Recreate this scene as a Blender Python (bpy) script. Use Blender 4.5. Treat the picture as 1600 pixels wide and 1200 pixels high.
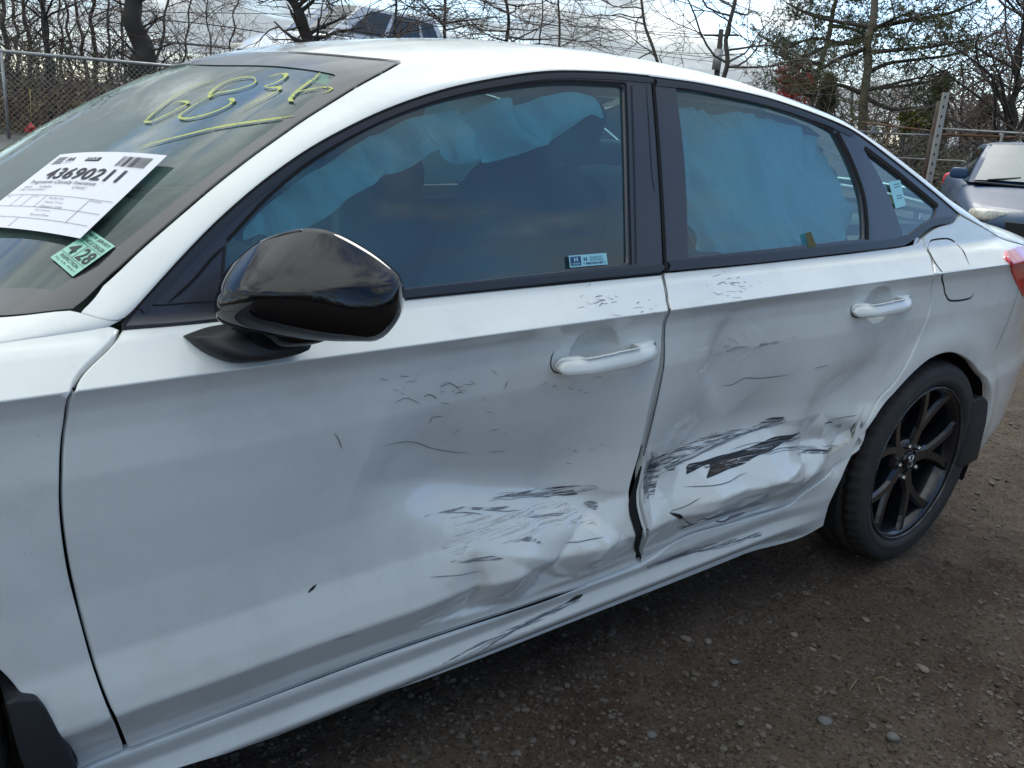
import bpy, bmesh, math, random
import numpy as np
from mathutils import Vector, Matrix
from mathutils.geometry import delaunay_2d_cdt
from math import radians, sin, cos, pi

for o in list(bpy.data.objects): bpy.data.objects.remove(o)
SC = bpy.context.scene
COL = SC.collection

# ------------------------------------------------------------------ camera
CX, CY, CZ, YAW, PIT, ROLL, FPX = 0.24165, -1.13486, 1.23244, 0.663785, 0.304012, 0.0827216, 1333.96
F_ = np.array([sin(YAW)*cos(PIT), cos(YAW)*cos(PIT), -sin(PIT)])
R0 = np.array([cos(YAW), -sin(YAW), 0.0]); U0 = np.cross(R0, F_)
R_ = R0*cos(ROLL) + U0*sin(ROLL); U_ = -R0*sin(ROLL) + U0*cos(ROLL)
CAMP = np.array([CX, CY, CZ])
cd = bpy.data.cameras.new('camera'); camo = bpy.data.objects.new('camera', cd); COL.objects.link(camo)
M = Matrix.Identity(4)
for i in range(3):
    M[i][0] = R_[i]; M[i][1] = U_[i]; M[i][2] = -F_[i]; M[i][3] = CAMP[i]
camo.matrix_world = M
cd.sensor_width = 36; cd.lens = FPX/1600*36; cd.clip_start = 0.05; cd.clip_end = 2000
SC.camera = camo

# ------------------------------------------------------------------ world, sun, exposure
SUN_EL, SUN_AZ = 43.0, 52.0        # azimuth from +y towards +x
w = bpy.data.worlds.new('World'); SC.world = w; w.use_nodes = True
nt = w.node_tree; N = nt.nodes; LK = nt.links
for n in list(N): N.remove(n)
out = N.new('ShaderNodeOutputWorld'); bg = N.new('ShaderNodeBackground'); bg.inputs[1].default_value = 0.14
sky = N.new('ShaderNodeTexSky'); sky.sky_type = 'NISHITA'; sky.sun_disc = False
sky.sun_elevation = radians(SUN_EL); sky.sun_rotation = radians(SUN_AZ); sky.dust_density = 0.3; sky.ozone_density = 5.0
tc = N.new('ShaderNodeTexCoord'); sep = N.new('ShaderNodeSeparateXYZ'); LK.new(tc.outputs['Generated'], sep.inputs[0])
def wm(op, a, b=None, c=None):
    m = N.new('ShaderNodeMath'); m.operation = op
    for k, v in enumerate((a, b, c)):
        if v is None: continue
        if isinstance(v, (int, float)): m.inputs[k].default_value = v
        else: LK.new(v, m.inputs[k])
    return m.outputs[0]
zz = wm('MAXIMUM', sep.outputs[2], 0.0); den = wm('ADD', zz, 0.22)
ux = wm('DIVIDE', sep.outputs[0], den); uy = wm('DIVIDE', sep.outputs[1], den)
cmb = N.new('ShaderNodeCombineXYZ'); LK.new(ux, cmb.inputs[0]); LK.new(uy, cmb.inputs[1])
def wnoise(scale, detail, loc, rough=0.55, dist=0.0, sx=1.0):
    mp = N.new('ShaderNodeMapping'); mp.inputs['Location'].default_value = loc; mp.inputs['Scale'].default_value = (sx, 1, 1)
    mp.inputs['Rotation'].default_value = (0, 0, 0.5)
    LK.new(cmb.outputs[0], mp.inputs[0])
    t = N.new('ShaderNodeTexNoise'); t.inputs['Scale'].default_value = scale; t.inputs['Detail'].default_value = detail
    t.inputs['Roughness'].default_value = rough; t.inputs['Distortion'].default_value = dist
    LK.new(mp.outputs[0], t.inputs['Vector']); return t.outputs[0]
def wramp(v, a, b):
    m = N.new('ShaderNodeMapRange'); m.interpolation_type = 'SMOOTHSTEP'
    m.inputs['From Min'].default_value = a; m.inputs['From Max'].default_value = b; LK.new(v, m.inputs[0]); return m.outputs[0]
n1 = wnoise(1.25, 9, (3.1, 1.7, 0.0), 0.6, 0.4, 0.6)
def wbreak(d, a, b_, amt):      # a wide opening (or bank) in the cloud cover round one direction
    v = N.new('ShaderNodeVectorMath'); v.operation = 'DOT_PRODUCT'; v.inputs[1].default_value = Vector(d).normalized(); LK.new(tc.outputs['Generated'], v.inputs[0])
    return wm('MULTIPLY', wramp(v.outputs['Value'], a, b_), amt)
n1 = wm('SUBTRACT', n1, wbreak((0.35, -0.90, 0.22), 0.25, 0.80, 0.088))
n1 = wm('SUBTRACT', n1, wbreak((0.82, -0.56, 0.24), 0.87, 0.975, 0.10))
n1 = wm('ADD', n1, wbreak((0.60, -0.52, 0.62), 0.91, 0.985, 0.15))
n1 = wm('SUBTRACT', n1, wbreak((0.885, 0.42, 0.19), 0.985, 0.998, 0.25))
n1 = wm('ADD', n1, wbreak((-0.1, 0.2, 1.0), 0.3, 0.95, 0.10))
mask = wramp(n1, 0.40, 0.53)
n2 = wnoise(1.9, 7, (7.3, 2.2, 4.0), 0.6, 0.3)
n2 = wm('ADD', n2, wbreak((0.76, 0.58, 0.30), 0.96, 0.995, 0.22))
n2 = wm('ADD', n2, wbreak((-0.2, 0.1, 1.0), 0.3, 0.95, 0.16))
n2 = wm('SUBTRACT', n2, wbreak((0.2, -0.95, 0.15), 0.3, 0.85, 0.14))
lowz = wm('MULTIPLY', wramp(wm('SUBTRACT', 0.45, sep.outputs[2]), 0.0, 0.35), 0.13)
n2 = wm('SUBTRACT', n2, lowz)
shade = wramp(n2, 0.37, 0.70)
def wmix(f, a, b):
    m = N.new('ShaderNodeMix'); m.data_type = 'RGBA'
    for k, v in ((0, f), (6, a), (7, b)):
        if isinstance(v, tuple): m.inputs[k].default_value = (*v, 1)
        else: LK.new(v, m.inputs[k])
    return m.outputs[2]
cloud = wmix(shade, (2.2, 2.52, 2.75), (7.0, 7.45, 7.4))
skyc = wmix(mask, sky.outputs[0], cloud)
LK.new(skyc, bg.inputs[0]); LK.new(bg.outputs[0], out.inputs[0])

sl = bpy.data.lights.new('sun', 'SUN'); sl.energy = 1.1; sl.angle = radians(24); sl.color = (1.0, 0.95, 0.88)
so = bpy.data.objects.new('sun', sl); COL.objects.link(so)
sd = Vector((sin(radians(SUN_AZ))*cos(radians(SUN_EL)), cos(radians(SUN_AZ))*cos(radians(SUN_EL)), sin(radians(SUN_EL))))
so.rotation_euler = sd.to_track_quat('Z', 'Y').to_euler(); so.location = (0, 0, 30)
SC.view_settings.view_transform = 'Standard'; SC.view_settings.look = 'None'
SC.view_settings.exposure = 0.70; SC.view_settings.gamma = 1.0; SC.view_settings.use_curve_mapping = False

# ------------------------------------------------------------------ materials
def mat(name, col, rough=0.5, metal=0.0, coat=0.0, spec=0.5, bump=None, var=None, trans=0.0, ior=1.5, emit=None, alpha=None):
    m = bpy.data.materials.new(name); m.use_nodes = True
    nt = m.node_tree; b = nt.nodes['Principled BSDF']
    b.inputs['Base Color'].default_value = (*col, 1); b.inputs['Roughness'].default_value = rough
    b.inputs['Metallic'].default_value = metal; b.inputs['Coat Weight'].default_value = coat
    b.inputs['Coat Roughness'].default_value = 0.03
    b.inputs['Specular IOR Level'].default_value = spec
    b.inputs['Transmission Weight'].default_value = trans; b.inputs['IOR'].default_value = ior
    if emit: b.inputs['Emission Color'].default_value = (*emit[:3], 1); b.inputs['Emission Strength'].default_value = emit[3]
    tc = nt.nodes.new('ShaderNodeTexCoord')
    if var:      # (scale, second colour, from, to)
        t = nt.nodes.new('ShaderNodeTexNoise'); t.inputs['Scale'].default_value = var[0]; t.inputs['Detail'].default_value = 8
        t.inputs['Roughness'].default_value = 0.65
        nt.links.new(tc.outputs['Object'], t.inputs['Vector'])
        r = nt.nodes.new('ShaderNodeMapRange'); r.inputs['From Min'].default_value = var[2]; r.inputs['From Max'].default_value = var[3]
        nt.links.new(t.outputs[0], r.inputs[0])
        mx = nt.nodes.new('ShaderNodeMix'); mx.data_type = 'RGBA'; nt.links.new(r.outputs[0], mx.inputs[0])
        mx.inputs[6].default_value = (*col, 1); mx.inputs[7].default_value = (*var[1], 1)
        nt.links.new(mx.outputs[2], b.inputs['Base Color'])
    if bump:     # (scale, strength, distance)
        t = nt.nodes.new('ShaderNodeTexNoise'); t.inputs['Scale'].default_value = bump[0]; t.inputs['Detail'].default_value = 6
        nt.links.new(tc.outputs['Object'], t.inputs['Vector'])
        bp = nt.nodes.new('ShaderNodeBump'); bp.inputs['Strength'].default_value = bump[1]; bp.inputs['Distance'].default_value = bump[2]
        nt.links.new(t.outputs[0], bp.inputs['Height']); nt.links.new(bp.outputs[0], b.inputs['Normal'])
    return m

def glass_mat(name, tint, ior=1.55, dirt=0.0, hazecol=(0.5, 0.5, 0.47)):
    m = bpy.data.materials.new(name); m.use_nodes = True; nt = m.node_tree
    for n in list(nt.nodes): nt.nodes.remove(n)
    o = nt.nodes.new('ShaderNodeOutputMaterial'); tr = nt.nodes.new('ShaderNodeBsdfTransparent'); gl = nt.nodes.new('ShaderNodeBsdfGlossy')
    tr.inputs[0].default_value = (*tint, 1); gl.inputs['Roughness'].default_value = 0.01; gl.inputs[0].default_value = (1, 1, 1, 1)
    fr = nt.nodes.new('ShaderNodeFresnel'); fr.inputs[0].default_value = ior
    mx = nt.nodes.new('ShaderNodeMixShader'); nt.links.new(fr.outputs[0], mx.inputs[0]); nt.links.new(tr.outputs[0], mx.inputs[1]); nt.links.new(gl.outputs[0], mx.inputs[2])
    last = mx.outputs[0]
    if dirt > 0:  # diffuse film: some dust, mostly a painted haze to lighten the view inside
        df = nt.nodes.new('ShaderNodeBsdfDiffuse'); df.inputs[0].default_value = (*hazecol, 1)
        tc = nt.nodes.new('ShaderNodeTexCoord'); t = nt.nodes.new('ShaderNodeTexNoise'); t.inputs['Scale'].default_value = 5; t.inputs['Detail'].default_value = 9
        nt.links.new(tc.outputs['Object'], t.inputs['Vector'])
        r = nt.nodes.new('ShaderNodeMapRange'); r.inputs['From Min'].default_value = 0.35; r.inputs['From Max'].default_value = 0.75
        r.inputs['To Min'].default_value = dirt*0.6; r.inputs['To Max'].default_value = dirt*1.5; nt.links.new(t.outputs[0], r.inputs[0])
        m2 = nt.nodes.new('ShaderNodeMixShader'); nt.links.new(r.outputs[0], m2.inputs[0]); nt.links.new(last, m2.inputs[1]); nt.links.new(df.outputs[0], m2.inputs[2]); last = m2.outputs[0]
    nt.links.new(last, o.inputs[0]); return m

PAINT = mat('white_paint', (0.77, 0.795, 0.765), 0.34, 0.0, 1.0, 0.5, None, (3.0, (0.73, 0.755, 0.725), 0.4, 0.75))
def road_film(m, seed=0.0):      # dried spots and a faint dust film with its own patchy shape
    nt = m.node_tree; b = nt.nodes['Principled BSDF']; src = b.inputs['Base Color'].links[0].from_socket; tc = nt.nodes.new('ShaderNodeTexCoord')
    def nn(sc, det, lo, hi, amt):
        t = nt.nodes.new('ShaderNodeTexNoise'); t.inputs['Scale'].default_value = sc; t.inputs['Detail'].default_value = det; t.inputs['Roughness'].default_value = .7; nt.links.new(tc.outputs['Object'], t.inputs['Vector'])
        r = nt.nodes.new('ShaderNodeMapRange'); r.inputs['From Min'].default_value = lo; r.inputs['From Max'].default_value = hi; r.inputs['To Max'].default_value = amt; nt.links.new(t.outputs[0], r.inputs[0]); return r.outputs[0]
    for f, c in ((nn(7, 8, .50, .72, .30), (.50, .49, .47)), (nn(260, 2, .70, .76, .6), (.30, .28, .26)), (nn(95, 3, .73, .80, .5), (.85, .87, .88))):
        mx = nt.nodes.new('ShaderNodeMix'); mx.data_type = 'RGBA'; nt.links.new(f, mx.inputs[0]); nt.links.new(src, mx.inputs[6]); mx.inputs[7].default_value = (*c, 1); src = mx.outputs[2]
    nt.links.new(src, b.inputs['Base Color'])
    rr_ = nn(9, 7, .40, .75, .22); a = nt.nodes.new('ShaderNodeMath'); a.operation = 'ADD'; a.inputs[1].default_value = .03; nt.links.new(rr_, a.inputs[0]); nt.links.new(a.outputs[0], b.inputs['Coat Roughness'])
road_film(PAINT)
BLACKTRIM = mat('satin_black_trim', (0.022, 0.024, 0.030), 0.38, 0, 0.15)
PILLAR = mat('black_pillar_film', (0.035, 0.037, 0.047), 0.33, 0, 0.3)
RUBBER = mat('black_rubber', (0.012, 0.012, 0.013), 0.65)
GLOSSBLACK = mat('gloss_black', (0.004, 0.004, 0.006), 0.04, 0, 0.0)
TEXBLACK = mat('textured_black_plastic', (0.018, 0.019, 0.021), 0.5, bump=(900, 0.2, 0.001))
VOIDM = mat('cavity_and_shade', (0.006, 0.006, 0.007), 0.9)  # black for hollows and seals, and for ribbons painted as gap shade
SIDEGLASS = glass_mat('side_glass', (0.56, 1.0, 0.99), 1.9, 0.10, (0.24, 0.50, 0.54))
SCREEN = glass_mat('windscreen_glass', (0.54, 0.74, 0.68), 1.50, 0.15, (0.26, 0.38, 0.35))
FRIT = mat('frit_black', (0.032, 0.030, 0.033), 0.25, 0, 0.4, var=(6, (0.045, 0.042, 0.045), 0.4, 0.7))
SEATM = mat('charcoal_cloth', (0.055, 0.057, 0.062), 0.9, bump=(700, 0.4, 0.001))
DASHM = mat('dash_plastic', (0.05, 0.053, 0.055), 0.6)
AIRBAG = mat('airbag_cloth', (0.80, 0.88, 0.90), 0.85, bump=(45, 0.5, 0.01))
_n = AIRBAG.node_tree; _b = _n.nodes['Principled BSDF']; _o = _n.nodes['Material Output']; _t = _n.nodes.new('ShaderNodeBsdfTranslucent'); _t.inputs[0].default_value = (0.75, 0.82, 0.84, 1)
_m = _n.nodes.new('ShaderNodeMixShader'); _m.inputs[0].default_value = 0.15; _n.links.new(_b.outputs[0], _m.inputs[1]); _n.links.new(_t.outputs[0], _m.inputs[2]); _n.links.new(_m.outputs[0], _o.inputs[0])
TYREM = mat('tyre_rubber', (0.028, 0.027, 0.028), 0.75, bump=(150, 0.35, 0.002), var=(12, (0.05, 0.046, 0.043), 0.45, 0.8))
RIMM = mat('gloss_black_alloy', (0.009, 0.010, 0.014), 0.22, 0.0, 0.4, var=(20, (0.025, 0.025, 0.028), 0.6, 0.8))
STEEL = mat('bright_steel', (0.6, 0.6, 0.6), 0.3, 1.0)
SCRATCHED = mat('bare_edge', (0.4, 0.4, 0.4), 0.5, 0.5)

# ------------------------------------------------------------------ object helpers
def tag(o, label=None, cat=None, group=None, kind=None):
    if label: o['label'] = label
    if cat: o['category'] = cat
    if group: o['group'] = group
    if kind: o['kind'] = kind
    return o
def empty(name, loc=(0, 0, 0), **k):
    o = bpy.data.objects.new(name, None); COL.objects.link(o); o.location = loc; o.empty_display_size = 0.1; return tag(o, **k)
def link(name, me, parent=None, m=None):
    if m is not None:
        me.materials.clear(); me.materials.append(m)
    o = bpy.data.objects.new(name, me); COL.objects.link(o)
    if parent is not None:
        o.parent = parent
        if parent.type == 'EMPTY' and not parent.get('_local'):
            o.matrix_parent_inverse = Matrix.Translation(-parent.location)
    return o
def mesh(name, V, Fc, parent=None, m=None, smooth=True, normals=None):
    me = bpy.data.meshes.new(name)
    me.from_pydata([tuple(map(float, v)) for v in V], [], [tuple(f) for f in Fc])
    if smooth: me.polygons.foreach_set('use_smooth', [True]*len(me.polygons))
    me.update()
    if normals is not None:
        me.normals_split_custom_set_from_vertices([tuple(map(float, n)) for n in normals])
    return link(name, me, parent, m)
def bmobj(name, bm, parent=None, m=None, smooth=True, recalc=True):
    if recalc: bmesh.ops.recalc_face_normals(bm, faces=bm.faces[:])
    me = bpy.data.meshes.new(name); bm.to_mesh(me); bm.free()
    if smooth: me.polygons.foreach_set('use_smooth', [True]*len(me.polygons))
    return link(name, me, parent, m)
def box_bm(bm, c, s, rot=None, bev=0.0):
    g = bmesh.ops.create_cube(bm, size=1.0)['verts']
    mt = Matrix.Translation(Vector(c)) @ (rot.to_4x4() if rot is not None else Matrix.Identity(4)) @ Matrix.Diagonal((*s, 1))
    bmesh.ops.transform(bm, matrix=mt, verts=g)
    if bev:
        ed = list({e for v in g for e in v.link_edges}); bmesh.ops.bevel(bm, geom=ed, offset=bev, segments=2, affect='EDGES', profile=0.6)
def box(name, c, s, parent=None, m=None, rot=None, bev=0.0):
    bm = bmesh.new(); box_bm(bm, c, s, rot, bev); return bmobj(name, bm, parent, m, smooth=False)
def softbox(name, c, s, parent, m, rot=None, bev=0.3, sub=2):
    bm = bmesh.new(); g = bmesh.ops.create_cube(bm, size=1.0)['verts']
    bmesh.ops.subdivide_edges(bm, edges=bm.edges[:], cuts=2, use_grid_fill=True)
    for v in bm.verts:
        pass
    for _ in range(sub):
        bmesh.ops.subdivide_edges(bm, edges=bm.edges[:], cuts=1, use_grid_fill=True)
    p = 2.0 + 4.0*(1-bev)
    for v in bm.verts:
        q = np.array(v.co)*2; n = (np.abs(q)**p).sum()**(1/p); mx = np.abs(q).max()
        v.co = Vector(q/n*mx*0.5 if n > 0 else q)
    mt = Matrix.Translation(Vector(c)) @ (rot.to_4x4() if rot is not None else Matrix.Identity(4)) @ Matrix.Diagonal((*s, 1))
    bmesh.ops.transform(bm, matrix=mt, verts=bm.verts[:])
    return bmobj(name, bm, parent, m)
class Tubes:
    """collects tapering tubes into one mesh"""
    def __init__(s): s.V = []; s.F = []; s.n = 0
    def add(s, pts, rad, sides=5, cap=True):
        P = np.asarray(pts, float); k = len(P)
        r = np.broadcast_to(np.asarray(rad, float), (k,))
        T = np.gradient(P, axis=0); T /= np.linalg.norm(T, axis=1)[:, None]+1e-12
        a = np.array([0, 0, 1.0]) if abs(T[0, 2]) < 0.9 else np.array([1.0, 0, 0])
        A = np.cross(T, a); A /= np.linalg.norm(A, axis=1)[:, None]+1e-12; B = np.cross(T, A)
        th = np.arange(sides)*2*pi/sides
        ring = P[:, None, :] + r[:, None, None]*(np.cos(th)[None, :, None]*A[:, None, :] + np.sin(th)[None, :, None]*B[:, None, :])
        s.V.append(ring.reshape(-1, 3)); b = s.n
        i = np.arange(k-1)[:, None]*sides; j = np.arange(sides)[None, :]; j2 = (j+1) % sides
        f = np.stack([i+j, i+sides+j, i+sides+j2, i+j2], -1).reshape(-1, 4)+b
        s.F.extend(map(tuple, f.tolist()))
        if cap and sides > 2:
            s.F.append(tuple(range(b, b+sides))); s.F.append(tuple(range(b+(k-1)*sides+sides-1, b+(k-1)*sides-1, -1)))
        s.n += k*sides
    def build(s, name, parent, m, smooth=True):
        V = np.concatenate(s.V) if s.V else np.zeros((0, 3))
        me = bpy.data.meshes.new(name); me.from_pydata(V.tolist(), [], s.F)
        if smooth: me.polygons.foreach_set('use_smooth', [True]*len(me.polygons))
        return link(name, me, parent, m)
def ray(px, py):
    return F_ + R_*(px-800)/FPX - U_*(py-600)/FPX
def at(px, py, D):           # point seen at that pixel, D metres away along the ground
    d = ray(px, py); return CAMP + d*D/math.hypot(d[0], d[1])
def at_y(px, py, y):
    d = ray(px, py); return CAMP + d*(y-CY)/d[1]
def proj(P):
    d = np.atleast_2d(P)-CAMP; z = d@F_
    return np.stack([800+FPX*(d@R_)/z, 600-FPX*(d@U_)/z], 1)
def catmull(P, n=8, closed=False):
    P = np.asarray(P, float)
    if len(P) < 3: return P
    Q = np.vstack([2*P[0]-P[1], P, 2*P[-1]-P[-2]]); o = []
    for i in range(1, len(Q)-2):
        t = np.linspace(0, 1, n, endpoint=False)[:, None]
        o.append(0.5*((2*Q[i])+(-Q[i-1]+Q[i+1])*t+(2*Q[i-1]-5*Q[i]+4*Q[i+1]-Q[i+2])*t*t+(-Q[i-1]+3*Q[i]-3*Q[i+1]+Q[i+2])*t**3))
    o.append(P[-1:]); return np.vstack(o)
def resample(P, d):
    P = np.asarray(P, float); s = np.r_[0, np.cumsum(np.linalg.norm(np.diff(P, axis=0), axis=1))]
    n = max(1, int(round(s[-1]/d))); t = np.linspace(0, s[-1], n+1)
    return np.stack([np.interp(t, s, P[:, k]) for k in range(P.shape[1])], 1)
# ------------------------------------------------------------------ body surfaces of the white car
def ss(t): t = np.clip(t, 0, 1); return t*t*(3-2*t)
def zcrease(x): return 0.855+0.0273*(x-0.35)
def zbelt(x): return 0.914+0.0262*(x-0.5)
PRO_H = np.array([-0.72, -0.69, -0.668, -0.635, -0.605, -0.585, -0.56, -0.53, -0.495, -0.455, -0.40, -0.30, -0.20, -0.12, -0.06, -0.03, -0.012, 0.0])
PRO_Y = np.array([0.085, 0.046, 0.030, 0.043, 0.032, 0.034, 0.028, 0.012, -0.006, 0.0, 0.012, 0.012, 0.006, 0.004, 0.0105, 0.010, 0.005, 0.0])
_hh = np.linspace(-0.72, 0, 721)
def _smooth(y, k):
    w = np.hanning(2*k+1); w /= w.sum(); return np.convolve(np.pad(y, k, mode='edge'), w, 'valid')
_py = _smooth(np.interp(_hh, PRO_H, PRO_Y), 9)
_py[-8:] = np.linspace(_py[-8], 0.0, 8)
PX0 = [];
def seg_dist(x, z, poly):
    """distance, along-parameter 0..1 and signed side of (x,z) to a polyline"""
    best = np.full(x.shape, 1e9); tt = np.zeros(x.shape); sg = np.zeros(x.shape)
    P = np.asarray(poly, float); L = np.r_[0, np.cumsum(np.linalg.norm(np.diff(P, axis=0), axis=1))]
    for i in range(len(P)-1):
        a, b = P[i], P[i+1]; ab = b-a; l2 = ab@ab
        raw = ((x-a[0])*ab[0]+(z-a[1])*ab[1])/l2
        t = np.clip(raw, 0, 1); dx = x-a[0]-t*ab[0]; dz = z-a[1]-t*ab[1]; d = np.hypot(dx, dz)
        s = (ab[0]*dz-ab[1]*dx)/math.sqrt(l2)/(d+1e-6)
        m = d < best; best = np.where(m, d, best); tt = np.where(m, (L[i]+t*(L[i+1]-L[i]))/L[-1], tt); sg = np.where(m, s, sg)
    return best, tt, sg
def pxz(pts, y=0.02):
    return catmull([tuple(at_y(a, b, y)[[0, 2]]) for a, b in pts], 5)
# dents: (polyline in pixels of the photograph -> x,z on the door), depth, width above, width below, end taper
FOLDS = [
 # long hollow in the front door, deepest along the bumper line
 ([(560, 742), (700, 762), (850, 772), (985, 768)], 0.068, 0.14, 0.048, 0.38),
 ([(300, 900), (520, 850), (760, 800)], 0.012, 0.16, 0.16, 0.5),
 ([(840, 560), (905, 690), (930, 770)], 0.008, 0.07, 0.07, 0.5),
 # rear door: big hollow and shelf
 ([(1005, 735), (1090, 700), (1180, 672), (1262, 650)], 0.050, 0.15, 0.045, 0.45),
 ([(1165, 470), (1125, 560), (1160, 650)], 0.024, 0.10, 0.022, 0.6),
 ([(1400, 545), (1320, 610), (1240, 665)], 0.024, 0.045, 0.10, 0.55),
 ([(1235, 690), (1290, 690), (1335, 660)], 0.018, 0.03, 0.04, 0.4),
]
CREASES = [  # sharp little folds in the crumpled shelf: + is pushed in, - is a ridge
 ([(985, 765), (900, 830), (850, 900), (825, 943)], 0.010, 0.030, 0.030, 0.5),
 ([(740, 860), (850, 868), (880, 900), (990, 885)], -0.009, 0.02, 0.05, 0.4),
 ([(735, 860), (745, 930), (730, 970)], 0.010, 0.03, 0.03, 0.5),
 ([(770, 860), (860, 900), (905, 905), (945, 940)], 0.008, 0.03, 0.02, 0.5),
 ([(880, 800), (935, 840), (925, 870), (985, 850)], -0.007, 0.03, 0.02, 0.5),
 ([(1045, 800), (1110, 770), (1200, 745), (1290, 700)], -0.012, 0.03, 0.03, 0.4),
 ([(1050, 800), (1075, 830), (1160, 800)], 0.010, 0.025, 0.02, 0.5),
 ([(1180, 745), (1205, 790), (1150, 812)], 0.012, 0.04, 0.03, 0.5),
 ([(1245, 700), (1300, 690), (1285, 740)], 0.012, 0.03, 0.03, 0.5),
 ([(1340, 660), (1310, 700), (1298, 745)], 0.014, 0.02, 0.02, 0.4),
 ([(1030, 700), (1022, 770), (1005, 830)], 0.012, 0.02, 0.03, 0.5),
 ([(1100, 700), (1060, 760), (1050, 800)], 0.008, 0.04, 0.03, 0.5),
]
FOLDS3 = [(pxz(p), a, wa, wb, tp) for p, a, wa, wb, tp in FOLDS]
CREASES3 = [(pxz(p), a, wa, wb, tp) for p, a, wa, wb, tp in CREASES]
FACETS = [(((600, 862), (640, 985), (820, 946), (905, 920), (997, 881), (998, 830), (985, 770), (850, 776), (720, 792), (640, 826)),
            ((740, 858, -.004), (735, 960, .013), (860, 872, .011), (905, 905, -.007), (945, 938, .008), (900, 850, -.009), (930, 803, .014), (985, 850, .004), (800, 900, -.009), (770, 932, -.010), (850, 932, -.002), (880, 805, -.004), (690, 850, .005), (690, 910, .006))),
          (((1005, 722), (1100, 692), (1200, 668), (1290, 648), (1350, 664), (1302, 726), (1222, 789), (1100, 828), (1005, 868)),
            ((1050, 798, .015), (1075, 833, .003), (1110, 768, -.009), (1160, 806, .011), (1200, 742, -.010), (1205, 786, .002), (1292, 698, -.013), (1252, 716, .013), (1245, 752, -.004), (1030, 748, .011), (1150, 736, .005), (1325, 688, .009), (1090, 735, -.004), (1275, 668, .008)))]
def facet_field(x, z):
    D = np.zeros(x.shape)
    for ring, inner in FACETS:
        B = [tuple(at_y(a, b, .02)[[0, 2]])+(0.0,) for a, b in ring]+[tuple(at_y(a, b, .02)[[0, 2]])+(c,) for a, b, c in inner]
        B = np.array(B); vo, _, fo, ov, _, _ = delaunay_2d_cdt([Vector(p[:2]) for p in B], [(i, (i+1) % len(ring)) for i in range(len(ring))], [], 1, 1e-7)
        vo = np.array([v[:] for v in vo]); dep = np.array([B[o[0], 2] if o else 0.0 for o in ov])
        for f in fo:
            a, b, c = vo[f[0]], vo[f[1]], vo[f[2]]; det = (b[1]-c[1])*(a[0]-c[0])+(c[0]-b[0])*(a[1]-c[1])
            l0 = ((b[1]-c[1])*(x-c[0])+(c[0]-b[0])*(z-c[1]))/det; l1 = ((c[1]-a[1])*(x-c[0])+(a[0]-c[0])*(z-c[1]))/det; l2 = 1-l0-l1
            m = (l0 >= 0) & (l1 >= 0) & (l2 >= 0); D = np.where(m, l0*dep[f[0]]+l1*dep[f[1]]+l2*dep[f[2]], D)
    k = np.array([.25, .5, .25])
    for ax in (0, 1): D = np.apply_along_axis(lambda r: np.convolve(r, k, 'same'), ax, D)
    return D
def _hash(i, j, s): 
    v = np.sin(i*127.1+j*311.7+s*74.7)*43758.5453; return v-np.floor(v)
def vnoise(x, z, s=0):
    i = np.floor(x); j = np.floor(z); u = ss(x-i); v = ss(z-j)
    a = _hash(i, j, s); b = _hash(i+1, j, s); c = _hash(i, j+1, s); d = _hash(i+1, j+1, s)
    return (a*(1-u)+b*u)*(1-v)+(c*(1-u)+d*u)*v-0.5
CUPS = [tuple(at_y(940, 551, 0)[[0, 2]])+(0.062, 0.047, 0.024), tuple(at_y(1378, 476, 0)[[0, 2]])+(0.062, 0.047, 0.024)]
def dent_raw(x, z):
    D = np.zeros(x.shape)
    for L_, e in ((FOLDS3, 0.022), (CREASES3, 0.0028)):
        for P, a, wa, wb, tp in L_:
            d, t, s = seg_dist(x, z, P)
            up = np.where(P[-1][0] >= P[0][0], s, -s)
            wdt = wb+(wa-wb)*(0.5+0.5*up)
            q = np.sqrt(d*d+e*e)-e
            D += a*(1.0 if e > 0.01 else 1.35)*np.exp(-(q/wdt)**(1.25 if e > 0.01 else 1.0))*ss(np.minimum(t, 1-t)/tp+0.15)
    # small crumple in the rubbed shelf
    msk = np.exp(-((x-1.33)/0.26)**4-((z-0.45)/0.085)**4)+np.exp(-((x-1.83)/0.22)**4-((z-0.45-0.06*(x-1.83))/0.09)**4)
    D += msk*(0.0015*(0.5-np.abs(vnoise(x*13, z*17, 1))*2)+0.0006*vnoise(x*31, z*37, 2))+facet_field(x, z)*np.where(x < 1.55, 0.85, 1.05)
    D += 0.004*vnoise(x*4.3, z*5.1, 5)*np.exp(-((x-1.5)/0.6)**6)*ss((zcrease(x)-z)/0.1)
    for cx, cz, rx, rz, dp in CUPS:
        r2 = ((x-cx)/rx)**2+((z-cz)/rz)**2
        D += dp*np.clip(1-r2, 0, 1)**0.75
    fade = ss((zcrease(x)-z+0.004)/0.03)*ss((z-(0.292+0.012*(x-1)))/0.022)*ss((x-0.5)/0.25)*ss((2.42-x)/0.10)
    return D*fade
_DX0, _DZ0, _DS = 0.42, 0.24, 0.0025
_dgx = _DX0+_DS*np.arange(832); _dgz = _DZ0+_DS*np.arange(284)
_DG = dent_raw(*np.meshgrid(_dgx, _dgz))
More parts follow.
